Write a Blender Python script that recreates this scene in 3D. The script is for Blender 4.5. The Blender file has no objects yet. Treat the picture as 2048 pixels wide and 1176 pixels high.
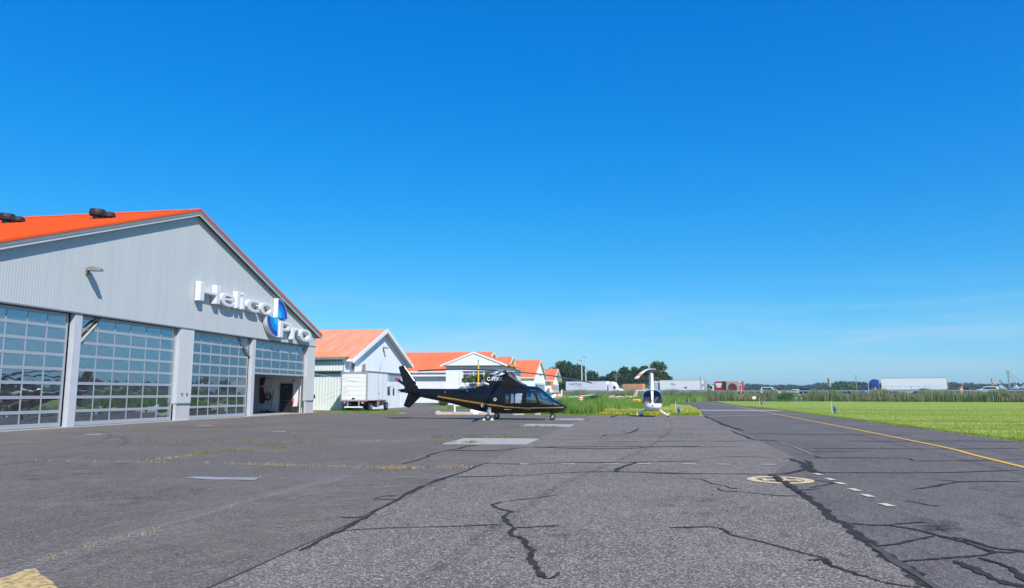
import bpy, math, random
import numpy as np
from mathutils import Vector, Matrix

R = math.radians
random.seed(7)
rng = np.random.default_rng(11)
SC = bpy.context.scene
COL = SC.collection

# ------------------------------------------------------------------ camera
cam_d = bpy.data.cameras.new("camera")
cam = bpy.data.objects.new("camera", cam_d)
COL.objects.link(cam)
cam.location = (0, 0, 1.65)
cam.rotation_euler = (R(90) + math.atan(198 / 1477), 0, R(9.75))
cam_d.sensor_fit = 'HORIZONTAL'
cam_d.sensor_width = 36
cam_d.lens = 36 * 1477 / 2048
cam_d.clip_start = 0.1
cam_d.clip_end = 6000
SC.camera = cam

# ------------------------------------------------------------------ light
SUN = Vector((0.68, -0.87, 1.0)).normalized()          # towards the sun
elev = math.asin(SUN.z)
azim = math.atan2(SUN.x, SUN.y)                        # clockwise from +Y
W = bpy.data.worlds.new("World")
SC.world = W
W.use_nodes = True
wn, wl = W.node_tree.nodes, W.node_tree.links
wn.clear()
wo = wn.new('ShaderNodeOutputWorld')
bg = wn.new('ShaderNodeBackground')
sky = wn.new('ShaderNodeTexSky')
sky.sky_type = 'NISHITA'
sky.sun_disc = False
sky.sun_elevation = elev
sky.sun_rotation = azim
sky.altitude = 0
sky.air_density = 1.0
sky.dust_density = 0.25
sky.ozone_density = 3.0
hs = wn.new('ShaderNodeHueSaturation')
hs.inputs['Saturation'].default_value = 1.45
hs.inputs['Value'].default_value = 1.0
wl.new(sky.outputs[0], hs.inputs['Color'])
# grade of the clear, deep blue afternoon sky: each channel gets its own response
sep = wn.new('ShaderNodeSeparateColor'); com = wn.new('ShaderNodeCombineColor')
wl.new(hs.outputs[0], sep.inputs[0])
def chan(i, gain, power):
    k = 0.1366
    a = wn.new('ShaderNodeMath'); a.operation = 'MULTIPLY'; a.inputs[1].default_value = k
    p = wn.new('ShaderNodeMath'); p.operation = 'POWER'; p.inputs[1].default_value = power
    g = wn.new('ShaderNodeMath'); g.operation = 'MULTIPLY'; g.inputs[1].default_value = gain / k
    wl.new(sep.outputs[i], a.inputs[0]); wl.new(a.outputs[0], p.inputs[0]); wl.new(p.outputs[0], g.inputs[0]); wl.new(g.outputs[0], com.inputs[i])
chan(0, 0.43, 1.1); chan(1, 0.735, 0.69); chan(2, 1.02, 0.46)
# thin cirrus low over the horizon
wtc = wn.new('ShaderNodeTexCoord')
wmp = wn.new('ShaderNodeMapping'); wmp.inputs['Scale'].default_value = (2.2, 2.2, 26.0); wmp.inputs['Rotation'].default_value = (0.05, 0.12, 0); wmp.inputs['Location'].default_value = (0.3, 0.0, 0.25)
wnz = wn.new('ShaderNodeTexNoise'); wnz.inputs['Scale'].default_value = 1.6; wnz.inputs['Detail'].default_value = 7.0; wnz.inputs['Roughness'].default_value = 0.62
wl.new(wtc.outputs['Generated'], wmp.inputs['Vector']); wl.new(wmp.outputs[0], wnz.inputs['Vector'])
wr = wn.new('ShaderNodeMapRange'); wr.inputs[1].default_value = 0.44; wr.inputs[2].default_value = 0.74; wr.inputs[3].default_value = 0.0; wr.inputs[4].default_value = 0.6
wl.new(wnz.outputs['Fac'], wr.inputs[0])
wsx = wn.new('ShaderNodeSeparateXYZ'); wl.new(wtc.outputs['Generated'], wsx.inputs[0])
wb = wn.new('ShaderNodeValToRGB')
for p_, c_ in ((0.0, 0.0), (0.03, 0.6), (0.06, 1.0), (0.1, 0.35), (0.15, 0.0)):
    e_ = wb.color_ramp.elements.new(p_); e_.color = (c_, c_, c_, 1)
wb.color_ramp.elements.remove(wb.color_ramp.elements[0]); wb.color_ramp.elements[-1].color = (0, 0, 0, 1)
wl.new(wsx.outputs[2], wb.inputs[0])
wm = wn.new('ShaderNodeMath'); wm.operation = 'MULTIPLY'
wl.new(wr.outputs[0], wm.inputs[0]); wl.new(wb.outputs[0], wm.inputs[1])
wx = wn.new('ShaderNodeMix'); wx.data_type = 'RGBA'
wl.new(wm.outputs[0], wx.inputs[0]); wl.new(com.outputs[0], wx.inputs[6]); wx.inputs[7].default_value = (4.6, 5.4, 6.6, 1)
wl.new(wx.outputs[2], bg.inputs['Color'])
bg.inputs['Strength'].default_value = 0.10
wl.new(bg.outputs[0], wo.inputs['Surface'])

sun_d = bpy.data.lights.new("sun", 'SUN')
sun_d.energy = 4.2
sun_d.angle = R(0.5)
sun_d.color = (1.0, 0.945, 0.86)
sun = bpy.data.objects.new("sun", sun_d)
COL.objects.link(sun)
sun.location = (30, -40, 60)
sun.rotation_euler = (-SUN).to_track_quat('-Z', 'Y').to_euler()

vs = SC.view_settings
vs.view_transform = 'Standard'
vs.look = 'None'
vs.exposure = 0.45
vs.gamma = 1.0
vs.use_curve_mapping = False

# ------------------------------------------------------------------ materials
MATS = {}
def node(nt, t, **kw):
    n = nt.nodes.new(t)
    for k, v in kw.items():
        if k in ('op',): n.operation = v
        elif k == 'ins':
            for a, b in v.items(): n.inputs[a].default_value = b
        else: setattr(n, k, v)
    return n

def rgba(c): return (c[0], c[1], c[2], 1.0)

def mat(name, col, rough=0.6, metal=0.0, var=None, scale=3.0, bump=0.0, bscale=40.0, coat=0.0,
        emit=None, spec=0.5, stretch=None, detail=4.0):
    """principled surface; var = second colour blended in by noise"""
    if name in MATS: return MATS[name]
    m = bpy.data.materials.new(name)
    m.use_nodes = True
    nt = m.node_tree
    b = nt.nodes['Principled BSDF']
    b.inputs['Base Color'].default_value = rgba(col)
    b.inputs['Roughness'].default_value = rough
    b.inputs['Metallic'].default_value = metal
    b.inputs['Specular IOR Level'].default_value = spec
    if coat:
        b.inputs['Coat Weight'].default_value = coat
        b.inputs['Coat Roughness'].default_value = 0.04
    if emit:
        b.inputs['Emission Color'].default_value = rgba(emit[0])
        b.inputs['Emission Strength'].default_value = emit[1]
    tc = node(nt, 'ShaderNodeTexCoord')
    vec = tc.outputs['Object']
    if stretch:
        mp = node(nt, 'ShaderNodeMapping')
        mp.inputs['Scale'].default_value = stretch
        nt.links.new(vec, mp.inputs['Vector'])
        vec = mp.outputs[0]
    if var is not None:
        n = node(nt, 'ShaderNodeTexNoise', ins={'Scale': scale, 'Detail': detail, 'Roughness': 0.6})
        nt.links.new(vec, n.inputs['Vector'])
        r = node(nt, 'ShaderNodeValToRGB')
        r.color_ramp.elements[0].position = 0.35
        r.color_ramp.elements[1].position = 0.68
        r.color_ramp.elements[0].color = rgba(col)
        r.color_ramp.elements[1].color = rgba(var)
        nt.links.new(n.outputs['Fac'], r.inputs['Fac'])
        nt.links.new(r.outputs[0], b.inputs['Base Color'])
    if bump:
        n2 = node(nt, 'ShaderNodeTexNoise', ins={'Scale': bscale, 'Detail': 3.0})
        nt.links.new(vec, n2.inputs['Vector'])
        bp = node(nt, 'ShaderNodeBump', ins={'Strength': bump, 'Distance': 0.02})
        nt.links.new(n2.outputs['Fac'], bp.inputs['Height'])
        nt.links.new(bp.outputs[0], b.inputs['Normal'])
    MATS[name] = m
    return m

def asphalt(name, dark, light, stone, tan=None, speck=0.3, blot=0.35):
    m = bpy.data.materials.new(name)
    m.use_nodes = True
    nt = m.node_tree
    L = nt.links.new
    b = nt.nodes['Principled BSDF']
    b.inputs['Roughness'].default_value = 0.9
    b.inputs['Specular IOR Level'].default_value = 0.25
    tc = node(nt, 'ShaderNodeTexCoord')
    vec = tc.outputs['Object']
    big = node(nt, 'ShaderNodeTexNoise', ins={'Scale': blot, 'Detail': 6.0, 'Roughness': 0.62})
    L(vec, big.inputs['Vector'])
    r1 = node(nt, 'ShaderNodeValToRGB')
    r1.color_ramp.elements[0].position = 0.33; r1.color_ramp.elements[0].color = rgba(dark)
    r1.color_ramp.elements[1].position = 0.68; r1.color_ramp.elements[1].color = rgba(light)
    L(big.outputs['Fac'], r1.inputs['Fac'])
    col = r1.outputs[0]
    if tan:
        tn = node(nt, 'ShaderNodeTexNoise', ins={'Scale': 0.55, 'Detail': 5.0})
        mp = node(nt, 'ShaderNodeMapping'); mp.inputs['Location'].default_value = (9, 4, 0)
        L(vec, mp.inputs['Vector']); L(mp.outputs[0], tn.inputs['Vector'])
        rr = node(nt, 'ShaderNodeMapRange', ins={1: 0.56, 2: 0.75, 3: 0.0, 4: 0.6})
        L(tn.outputs['Fac'], rr.inputs[0])
        mx = node(nt, 'ShaderNodeMix', data_type='RGBA')
        L(rr.outputs[0], mx.inputs[0]); L(col, mx.inputs[6]); mx.inputs[7].default_value = rgba(tan)
        col = mx.outputs[2]
    # mid-scale mottling, stretched along the laying direction
    mp2 = node(nt, 'ShaderNodeMapping'); mp2.inputs['Scale'].default_value = (1.0, 0.35, 1.0)
    L(vec, mp2.inputs['Vector'])
    mid = node(nt, 'ShaderNodeTexNoise', ins={'Scale': 5.0, 'Detail': 5.0, 'Roughness': 0.7})
    L(mp2.outputs[0], mid.inputs['Vector'])
    rm = node(nt, 'ShaderNodeMapRange', ins={1: 0.3, 2: 0.7, 3: 0.78, 4: 1.22})
    L(mid.outputs['Fac'], rm.inputs[0])
    mm = node(nt, 'ShaderNodeMix', data_type='RGBA', blend_type='MULTIPLY')
    mm.inputs[0].default_value = 1.0
    L(col, mm.inputs[6]); L(rm.outputs[0], mm.inputs[7])
    col = mm.outputs[2]
    # aggregate: pale stones in a dark binder
    vo = node(nt, 'ShaderNodeTexVoronoi', ins={'Scale': 62.0, 'Randomness': 1.0})
    L(vec, vo.inputs['Vector'])
    sp = node(nt, 'ShaderNodeSeparateColor')
    L(vo.outputs['Color'], sp.inputs[0])
    rs = node(nt, 'ShaderNodeMapRange', ins={1: 0.62, 2: 0.95, 3: 0.0, 4: 1.0})
    L(sp.outputs[0], rs.inputs[0])
    ms = node(nt, 'ShaderNodeMath', op='MULTIPLY'); ms.inputs[1].default_value = speck
    L(rs.outputs[0], ms.inputs[0])
    mx2 = node(nt, 'ShaderNodeMix', data_type='RGBA')
    L(ms.outputs[0], mx2.inputs[0]); L(col, mx2.inputs[6]); mx2.inputs[7].default_value = rgba(stone)
    rd = node(nt, 'ShaderNodeMapRange', ins={1: 0.0, 2: 0.4, 3: 1.0 - speck * 0.9, 4: 1.0})
    L(sp.outputs[1], rd.inputs[0])
    mx3 = node(nt, 'ShaderNodeMix', data_type='RGBA', blend_type='MULTIPLY'); mx3.inputs[0].default_value = 1.0
    L(mx2.outputs[2], mx3.inputs[6]); L(rd.outputs[0], mx3.inputs[7])
    L(mx3.outputs[2], b.inputs['Base Color'])
    bp = node(nt, 'ShaderNodeBump', ins={'Strength': 0.5, 'Distance': 0.006})
    L(vo.outputs['Distance'], bp.inputs['Height'])
    L(bp.outputs[0], b.inputs['Normal'])
    MATS[name] = m
    return m

def wornmat(name, col, lo=0.42, hi=0.58, scale=9.0, top=0.85):
    """patchy residue: noise decides where the surface below shows"""
    m = bpy.data.materials.new(name)
    m.use_nodes = True
    nt = m.node_tree
    b = nt.nodes['Principled BSDF']
    b.inputs['Base Color'].default_value = rgba(col)
    b.inputs['Roughness'].default_value = 0.9
    tc = node(nt, 'ShaderNodeTexCoord')
    n = node(nt, 'ShaderNodeTexNoise', ins={'Scale': scale, 'Detail': 7.0, 'Roughness': 0.75})
    nt.links.new(tc.outputs['Object'], n.inputs['Vector'])
    r = node(nt, 'ShaderNodeMapRange', ins={1: lo, 2: hi, 3: 0.0, 4: top})
    nt.links.new(n.outputs['Fac'], r.inputs[0])
    nt.links.new(r.outputs[0], b.inputs['Alpha'])
    MATS[name] = m
    return m

def glassmat(name, tint, refl, base=0.0, rough=0.01, gloss=(0.9, 0.95, 1.0), wav=0.0):
    """window glass: a mirror share that grows with Fresnel over a tinted see-through"""
    m = bpy.data.materials.new(name)
    m.use_nodes = True
    nt = m.node_tree
    nt.nodes.remove(nt.nodes['Principled BSDF'])
    out = nt.nodes['Material Output']
    tr = node(nt, 'ShaderNodeBsdfTransparent'); tr.inputs[0].default_value = rgba(tint)
    gl = node(nt, 'ShaderNodeBsdfGlossy'); gl.inputs[0].default_value = rgba(gloss); gl.inputs['Roughness'].default_value = rough
    fr = node(nt, 'ShaderNodeFresnel'); fr.inputs[0].default_value = 1.5
    mr = node(nt, 'ShaderNodeMapRange', ins={1: 0.04, 2: 1.0, 3: refl, 4: 1.0})
    nt.links.new(fr.outputs[0], mr.inputs[0])
    if wav:
        tc = node(nt, 'ShaderNodeTexCoord')
        nz = node(nt, 'ShaderNodeTexNoise', ins={'Scale': 1.3, 'Detail': 1.0})
        nt.links.new(tc.outputs['Object'], nz.inputs['Vector'])
        bp = node(nt, 'ShaderNodeBump', ins={'Strength': wav, 'Distance': 0.02})
        nt.links.new(nz.outputs['Fac'], bp.inputs['Height'])
        nt.links.new(bp.outputs[0], gl.inputs['Normal'])
    mx = node(nt, 'ShaderNodeMixShader')
    nt.links.new(mr.outputs[0], mx.inputs[0])
    nt.links.new(tr.outputs[0], mx.inputs[1])
    nt.links.new(gl.outputs[0], mx.inputs[2])
    last = mx.outputs[0]
    if base:
        # pale dust film mixed in to lift the near-black panes
        df = node(nt, 'ShaderNodeBsdfDiffuse'); df.inputs[0].default_value = (0.5, 0.52, 0.52, 1)
        tcd = node(nt, 'ShaderNodeTexCoord')
        nd = node(nt, 'ShaderNodeTexNoise', ins={'Scale': 2.5, 'Detail': 5.0})
        nt.links.new(tcd.outputs['Object'], nd.inputs['Vector'])
        rd = node(nt, 'ShaderNodeMapRange', ins={1: 0.3, 2: 0.7, 3: base*.6, 4: base*1.4})
        nt.links.new(nd.outputs['Fac'], rd.inputs[0])
        m2 = node(nt, 'ShaderNodeMixShader')
        nt.links.new(rd.outputs[0], m2.inputs[0]); nt.links.new(last, m2.inputs[1]); nt.links.new(df.outputs[0], m2.inputs[2])
        last = m2.outputs[0]
    nt.links.new(last, out.inputs['Surface'])
    MATS[name] = m
    return m

def leafmat(name, a, b_, c, scale=0.6):
    m = bpy.data.materials.new(name)
    m.use_nodes = True
    nt = m.node_tree
    L = nt.links.new
    out = nt.nodes['Material Output']
    b = nt.nodes['Principled BSDF']
    b.inputs['Roughness'].default_value = 0.65
    b.inputs['Specular IOR Level'].default_value = 0.25
    tc = node(nt, 'ShaderNodeTexCoord')
    n = node(nt, 'ShaderNodeTexNoise', ins={'Scale': scale, 'Detail': 6.0, 'Roughness': 0.7})
    L(tc.outputs['Object'], n.inputs['Vector'])
    r = node(nt, 'ShaderNodeValToRGB')
    r.color_ramp.elements[0].position = 0.3; r.color_ramp.elements[0].color = rgba(a)
    r.color_ramp.elements[1].position = 0.72; r.color_ramp.elements[1].color = rgba(c)
    e = r.color_ramp.elements.new(0.5); e.color = rgba(b_)
    L(n.outputs['Fac'], r.inputs['Fac'])
    L(r.outputs[0], b.inputs['Base Color'])
    tl = node(nt, 'ShaderNodeBsdfTranslucent')
    L(r.outputs[0], tl.inputs[0])
    mx = node(nt, 'ShaderNodeMixShader'); mx.inputs[0].default_value = 0.28
    L(b.outputs[0], mx.inputs[1]); L(tl.outputs[0], mx.inputs[2])
    L(mx.outputs[0], out.inputs['Surface'])
    MATS[name] = m
    return m

# ------------------------------------------------------------------ mesh helpers
class MB:
    def __init__(s): s.v = []; s.f = []
    def add(s, vs_, fs):
        o = len(s.v)
        s.v += [tuple(float(c) for c in p) for p in vs_]
        s.f += [tuple(i + o for i in f) for f in fs]
        return s
    def box(s, x0, x1, y0, y1, z0, z1):
        return s.add([(x0,y0,z0),(x1,y0,z0),(x1,y1,z0),(x0,y1,z0),(x0,y0,z1),(x1,y0,z1),(x1,y1,z1),(x0,y1,z1)],
                     [(0,3,2,1),(4,5,6,7),(0,1,5,4),(1,2,6,5),(2,3,7,6),(3,0,4,7)])
    def cham(s, x0, x1, y0, y1, z0, z1, c=0.05):
        """box with its vertical and top edges chamfered"""
        ring = lambda z, k: [(x0+c+k,y0+k,z),(x1-c-k,y0+k,z),(x1-k,y0+c+k,z),(x1-k,y1-c-k,z),(x1-c-k,y1-k,z),(x0+c+k,y1-k,z),(x0+k,y1-c-k,z),(x0+k,y0+c+k,z)]
        return s.rings([ring(z0, 0), ring(z1 - c, 0), ring(z1, c)])
    def rings(s, rs, cap=True, close=True):
        n = len(rs[0]); o = len(s.v)
        for r in rs: s.v += [tuple(float(c) for c in p) for p in r]
        for i in range(len(rs) - 1):
            for j in range(n if close else n - 1):
                k = (j + 1) % n
                s.f.append((o+i*n+j, o+i*n+k, o+(i+1)*n+k, o+(i+1)*n+j))
        if cap:
            s.f.append(tuple(o + j for j in reversed(range(n))))
            s.f.append(tuple(o + (len(rs)-1)*n + j for j in range(n)))
        return s
    def prism(s, poly, axis, a, b):
        """2-D polygon extruded along axis from a to b (axis x: poly is (y,z), y: (x,z), z: (x,y))"""
        def p3(p, t):
            return (t,p[0],p[1]) if axis == 'x' else (p[0],t,p[1]) if axis == 'y' else (p[0],p[1],t)
        return s.rings([[p3(p, a) for p in poly], [p3(p, b) for p in poly]])
    def tube(s, pts, r, n=8, cap=True):
        pts = [Vector(p) for p in pts]
        rr = r if isinstance(r, (list, tuple)) else [r] * len(pts)
        rs = []
        up = Vector((0, 0, 1))
        for i, p in enumerate(pts):
            d = (pts[min(i+1, len(pts)-1)] - pts[max(i-1, 0)]).normalized()
            a = d.cross(up)
            if a.length < 1e-3: a = d.cross(Vector((1, 0, 0)))
            a.normalize(); b = d.cross(a).normalized()
            rs.append([p + (a*math.cos(2*math.pi*k/n) + b*math.sin(2*math.pi*k/n)) * rr[i] for k in range(n)])
        return s.rings(rs, cap)
    def cyl(s, c, r, h, axis='z', n=16, r2=None):
        r2 = r if r2 is None else r2
        ax = {'x': Vector((1,0,0)), 'y': Vector((0,1,0)), 'z': Vector((0,0,1))}[axis]
        c = Vector(c)
        return s.tube([c, c + ax*h], [r, r2], n)
    def lathe(s, prof, c=(0,0,0), axis='z', n=16):
        rs = []
        for (r, h) in prof:
            ring = []
            for k in range(n):
                t = 2*math.pi*k/n
                a, b = r*math.cos(t), r*math.sin(t)
                ring.append({'z': (c[0]+a,c[1]+b,c[2]+h), 'x': (c[0]+h,c[1]+a,c[2]+b), 'y': (c[0]+a,c[1]+h,c[2]+b)}[axis])
            rs.append(ring)
        return s.rings(rs)
    def build(s, name, m, parent=None, smooth=False, loc=None, rz=0.0):
        me = bpy.data.meshes.new(name)
        me.from_pydata(s.v, [], s.f)
        import bmesh
        bm = bmesh.new(); bm.from_mesh(me)
        bmesh.ops.recalc_face_normals(bm, faces=bm.faces)
        bm.to_mesh(me); bm.free()
        if smooth:
            me.polygons.foreach_set('use_smooth', [True] * len(me.polygons))
        me.update()
        return link(name, me, m, parent, loc, rz)

def link(name, me, m, parent=None, loc=None, rz=0.0):
    if m is not None and not me.materials:
        me.materials.append(MATS[m] if isinstance(m, str) else m)
    o = bpy.data.objects.new(name, me)
    COL.objects.link(o)
    if parent is not None: o.parent = parent
    if loc is not None: o.location = loc
    if rz: o.rotation_euler = (0, 0, rz)
    return o

def tag(o, label=None, cat=None, group=None, kind=None):
    if label: o['label'] = label
    if cat: o['category'] = cat
    if group: o['group'] = group
    if kind: o['kind'] = kind
    return o

def thing(name, label, cat, loc=(0,0,0), rz=0.0, group=None):
    o = bpy.data.objects.new(name, None)
    o.empty_display_size = 0.3
    COL.objects.link(o)
    o.location = loc; o.rotation_euler = (0, 0, rz)
    return tag(o, label, cat, group)

def kids(o): return [c for c in COL.objects if c.parent == o]
def dup(o, label, loc, rz=None, parent=None):
    c = o.copy(); COL.objects.link(c)
    c.location = loc
    if rz is not None: c.rotation_euler = (0, 0, rz)
    if label: c['label'] = label
    for k in kids(o):
        d = k.copy(); COL.objects.link(d); d.parent = c
        for g in kids(k):
            e = g.copy(); COL.objects.link(e); e.parent = d
    return c

def fastmesh(name, verts, quads, m, parent=None, smooth=False):
    """numpy verts (n,3) and faces (k,4) or (k,3) to one mesh object"""
    me = bpy.data.meshes.new(name)
    k, w = quads.shape
    me.vertices.add(len(verts)); me.vertices.foreach_set('co', verts.astype(np.float32).ravel())
    me.loops.add(k * w); me.loops.foreach_set('vertex_index', quads.astype(np.int32).ravel())
    me.polygons.add(k)
    me.polygons.foreach_set('loop_start', np.arange(0, k*w, w, dtype=np.int32))
    me.polygons.foreach_set('loop_total', np.full(k, w, dtype=np.int32))
    me.update(calc_edges=True)
    if smooth: me.polygons.foreach_set('use_smooth', np.ones(k, dtype=bool))
    return link(name, me, m, parent)

def ribbed(name, m, parent, O, U, V, N, ulen, v0, v1, pitch=0.2, depth=0.03, rib=0.45, seg=None):
    """profiled sheet: trapezoid ribs repeat along U; each runs along V from v0(u) to v1(u)"""
    O, U, V, N = Vector(O), Vector(U), Vector(V), Vector(N)
    us = []
    n = max(1, int(round(ulen / pitch))); p = ulen / n
    for i in range(n):
        a = i * p
        us += [(a, 0), (a + p*(1-rib)*0.8, 0), (a + p*(1-rib), depth), (a + p*0.97, depth)]
    us.append((ulen, 0))
    fv0 = v0 if callable(v0) else (lambda u: v0)
    fv1 = v1 if callable(v1) else (lambda u: v1)
    mb = MB()
    for (u, d) in us:
        mb.v.append(tuple(O + U*u + N*d + V*fv0(u)))
        mb.v.append(tuple(O + U*u + N*d + V*fv1(u)))
    for i in range(len(us) - 1):
        mb.f.append((2*i, 2*i+2, 2*i+3, 2*i+1))
    me = bpy.data.meshes.new(name)
    me.from_pydata(mb.v, [], mb.f)
    return link(name, me, m, parent)

def text_verts(s, extrude, offset=0.0, res=6):
    cu = bpy.data.curves.new('lettering', 'FONT')
    cu.body = s; cu.extrude = extrude; cu.offset = offset; cu.size = 1.0
    cu.resolution_u = res
    o = bpy.data.objects.new('lettering', cu)
    COL.objects.link(o)
    dg = bpy.context.evaluated_depsgraph_get()
    me = bpy.data.meshes.new_from_object(o.evaluated_get(dg))
    v = np.array([tuple(x.co) for x in me.vertices])
    f = [tuple(p.vertices) for p in me.polygons]
    bpy.data.objects.remove(o); bpy.data.curves.remove(cu); bpy.data.meshes.remove(me)
    return v, f

def lettering(name, s, m, parent, O, U, V, box, depth, offset=0.0, res=6):
    """text stretched into box=(u0,u1,v0,v1) on the plane O,U,V, standing proud by depth"""
    v, f = text_verts(s, 0.5, offset, res)
    lo, hi = v.min(0), v.max(0)
    u0, u1, v0, v1 = box
    O, U, V = Vector(O), Vector(U), Vector(V); N = U.cross(V)
    out = []
    for p in v:
        t = (p - lo) / np.maximum(hi - lo, 1e-6)
        out.append(tuple(O + U*(u0 + (u1-u0)*t[0]) + V*(v0 + (v1-v0)*t[1]) + N*(depth*t[2])))
    me = bpy.data.meshes.new(name)
    me.from_pydata(out, [], f)
    return link(name, me, m, parent)
# ------------------------------------------------------------------ palette
asphalt('asphalt_worn', (0.124,0.104,0.088), (0.182,0.153,0.129), (0.600,0.525,0.445), speck=0.62)
wornmat('joint_wear', (0.34,0.31,0.29), .5, .62, 55.0)
wornmat('joint_wear_fine', (0.4,0.36,0.32), .5, .62, 30.0)
wornmat('dust', (0.26,0.22,0.17), .45, .75, 1.2)
asphalt('asphalt_smooth', (0.108,0.092,0.079), (0.152,0.129,0.110), (0.460,0.401,0.338), tan=(0.210,0.172,0.125), speck=0.4, blot=0.25)
asphalt('asphalt_strip', (0.114,0.096,0.082), (0.158,0.133,0.112), (0.480,0.411,0.347), tan=(0.220,0.181,0.134), speck=0.44, blot=0.6)
asphalt('asphalt_taxi', (0.098,0.084,0.077), (0.140,0.120,0.107), (0.460,0.401,0.347), speck=0.42, blot=0.3)
asphalt('asphalt_road', (0.07,0.07,0.075), (0.1,0.1,0.105), (0.2,0.2,0.2), speck=0.2)
mat('sealant', (0.028,0.024,0.022), 0.85, var=(0.06,0.053,0.048), scale=6, bump=0.3, bscale=60, spec=0.15)
wornmat('sealant_smear', (0.035,0.03,0.027), .4, .65, 9.0, .5)
wornmat('paint_patch', (0.72,0.5,0.2), .3, .55, 14.0)
mat('sealant_worn', (0.05,0.045,0.041), 0.85, var=(0.1,0.09,0.08), scale=5, bump=0.3, bscale=60)
mat('paint_yellow', (0.72,0.42,0.03), 0.7, var=(0.6,0.36,0.05), scale=4)
mat('paint_buff', (0.72,0.55,0.27), 0.75, var=(0.6,0.48,0.28), scale=7)
mat('paint_white', (0.5,0.47,0.4), 0.75, var=(0.34,0.32,0.28), scale=6)
wornmat('rubber_mark', (0.03,0.027,0.025), .42, .7, 7.0, .38)
wornmat('stain', (0.035,0.03,0.026), .5, .75, 2.2, .5)
mat('paint_cream', (0.68,0.56,0.38), 0.75, var=(0.55,0.47,0.36), scale=8)
mat('concrete', (0.33,0.31,0.28), 0.9, var=(0.42,0.39,0.35), scale=2.5, bump=0.2)
mat('concrete_dull', (0.27,0.265,0.27), 0.9, var=(0.34,0.33,0.33), scale=1.5, bump=0.2)
mat('siding', (0.445,0.472,0.488), 0.5, var=(0.485,0.505,0.517), scale=1.1, stretch=(1,1.6,.12), detail=8)
mat('siding_base', (0.5,0.485,0.5), 0.7, var=(0.45,0.44,0.455), scale=2)
mat('steel_white', (0.5,0.52,0.56), 0.45, var=(0.45,0.47,0.51), scale=2)
mat('alu', (0.4,0.42,0.46), 0.4, metal=0.25)
mat('trim_grey', (0.17,0.195,0.22), 0.5, var=(0.2,0.22,0.25), scale=2)
mat('trim_white', (0.78,0.78,0.78), 0.5)
mat('roof_red', (0.78,0.105,0.012), 0.65, var=(0.7,0.085,0.012), scale=0.8, spec=.2, stretch=(2.5,.3,.3), detail=7)
mat('roof_faded', (0.68,0.24,0.13), 0.7, var=(0.77,0.34,0.21), scale=0.9, spec=.2, stretch=(2.5,.3,.3), detail=7)
mat('roof_orange', (0.76,0.3,0.1), 0.6, var=(0.7,0.26,0.09), scale=0.35)
mat('roof_coral', (0.74,0.16,0.055), 0.7, var=(0.78,0.215,0.09), scale=0.6, spec=.2, stretch=(2,.3,.3), detail=7)
mat('wall_white', (0.78,0.79,0.8), 0.6, var=(0.72,0.735,0.75), scale=0.6)
mat('wall_pale', (0.64,0.68,0.75), 0.55, var=(0.68,0.71,0.77), scale=0.5)
mat('wall_green', (0.64,0.69,0.68), 0.55, var=(0.69,0.73,0.72), scale=0.5)
mat('door_blue', (0.25,0.32,0.4), 0.5)
mat('interior_white', (0.82,0.81,0.82), 0.8, var=(0.77,0.76,0.78), scale=1.2)
mat('black_paint', (0.006,0.006,0.008), 0.3, coat=0.12, spec=0.3)
mat('black_matt', (0.015,0.015,0.017), 0.6)
mat('black_steel', (0.02,0.02,0.022), 0.45)
mat('gold', (0.55,0.34,0.07), 0.35, metal=0.3)
mat('silver', (0.6,0.6,0.6), 0.3, metal=0.9)
mat('steel_grey', (0.3,0.31,0.33), 0.45, metal=0.5)
mat('rubber', (0.018,0.018,0.018), 0.8)
mat('white_gloss', (0.82,0.82,0.82), 0.25, coat=0.4)
mat('white_box', (0.82,0.81,0.79), 0.45, var=(0.76,0.75,0.73), scale=1.0)
mat('white_side', (0.78,0.79,0.82), 0.4, var=(0.74,0.75,0.78), scale=1.0)
mat('red', (0.6,0.02,0.03), 0.45)
mat('red_dark', (0.16,0.012,0.014), 0.5)
mat('orange', (0.85,0.15,0.03), 0.5)
mat('blade_grey', (0.32,0.33,0.34), 0.45)
mat('blade_white', (0.75,0.74,0.7), 0.4)
mat('blade_orange', (0.75,0.3,0.07), 0.45)
mat('blade_tip', (0.35,0.1,0.04), 0.5)
mat('blade_dark', (0.05,0.055,0.05), 0.5)
mat('seat_tan', (0.5,0.36,0.22), 0.7, var=(0.56,0.42,0.28), scale=4)
mat('cabin_dark', (0.09,0.09,0.1), 0.7)
mat('cream_leather', (0.7,0.68,0.6), 0.6)
mat('lamp_grey', (0.2,0.19,0.17), 0.5)
mat('logo_navy', (0.012,0.05,0.32), 0.4)
mat('logo_blue', (0.0,0.2,0.66), 0.4)
mat('logo_cyan', (0.02,0.42,0.78), 0.4)
mat('sign_white', (0.74,0.74,0.75), 0.45)
mat('sign_face', (0.62,0.64,0.69), 0.45)
mat('sign_yellow', (0.85,0.5,0.01), 0.5)
mat('ink', (0.02,0.02,0.02), 0.6)
mat('ink_grey', (0.16,0.17,0.2), 0.6)
mat('blue_lamp', (0.01,0.12,0.5), 0.3)
mat('stake', (0.72,0.7,0.45), 0.6)
mat('wood', (0.42,0.36,0.28), 0.85, var=(0.52,0.46,0.37), scale=3, stretch=(1,6,1))
mat('wood_pole', (0.2,0.17,0.14), 0.85, var=(0.28,0.25,0.21), scale=2)
mat('galv', (0.42,0.44,0.46), 0.45, metal=0.4)
mat('post_yellow', (0.8,0.48,0.04), 0.5)
mat('truck_blue', (0.015,0.06,0.28), 0.3, coat=0.4)
mat('truck_red', (0.42,0.015,0.02), 0.4)
mat('truck_maroon', (0.12,0.03,0.03), 0.5)
mat('tan_panel', (0.45,0.36,0.3), 0.5)
mat('car_dark', (0.012,0.014,0.018), 0.25, coat=0.7)
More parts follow.
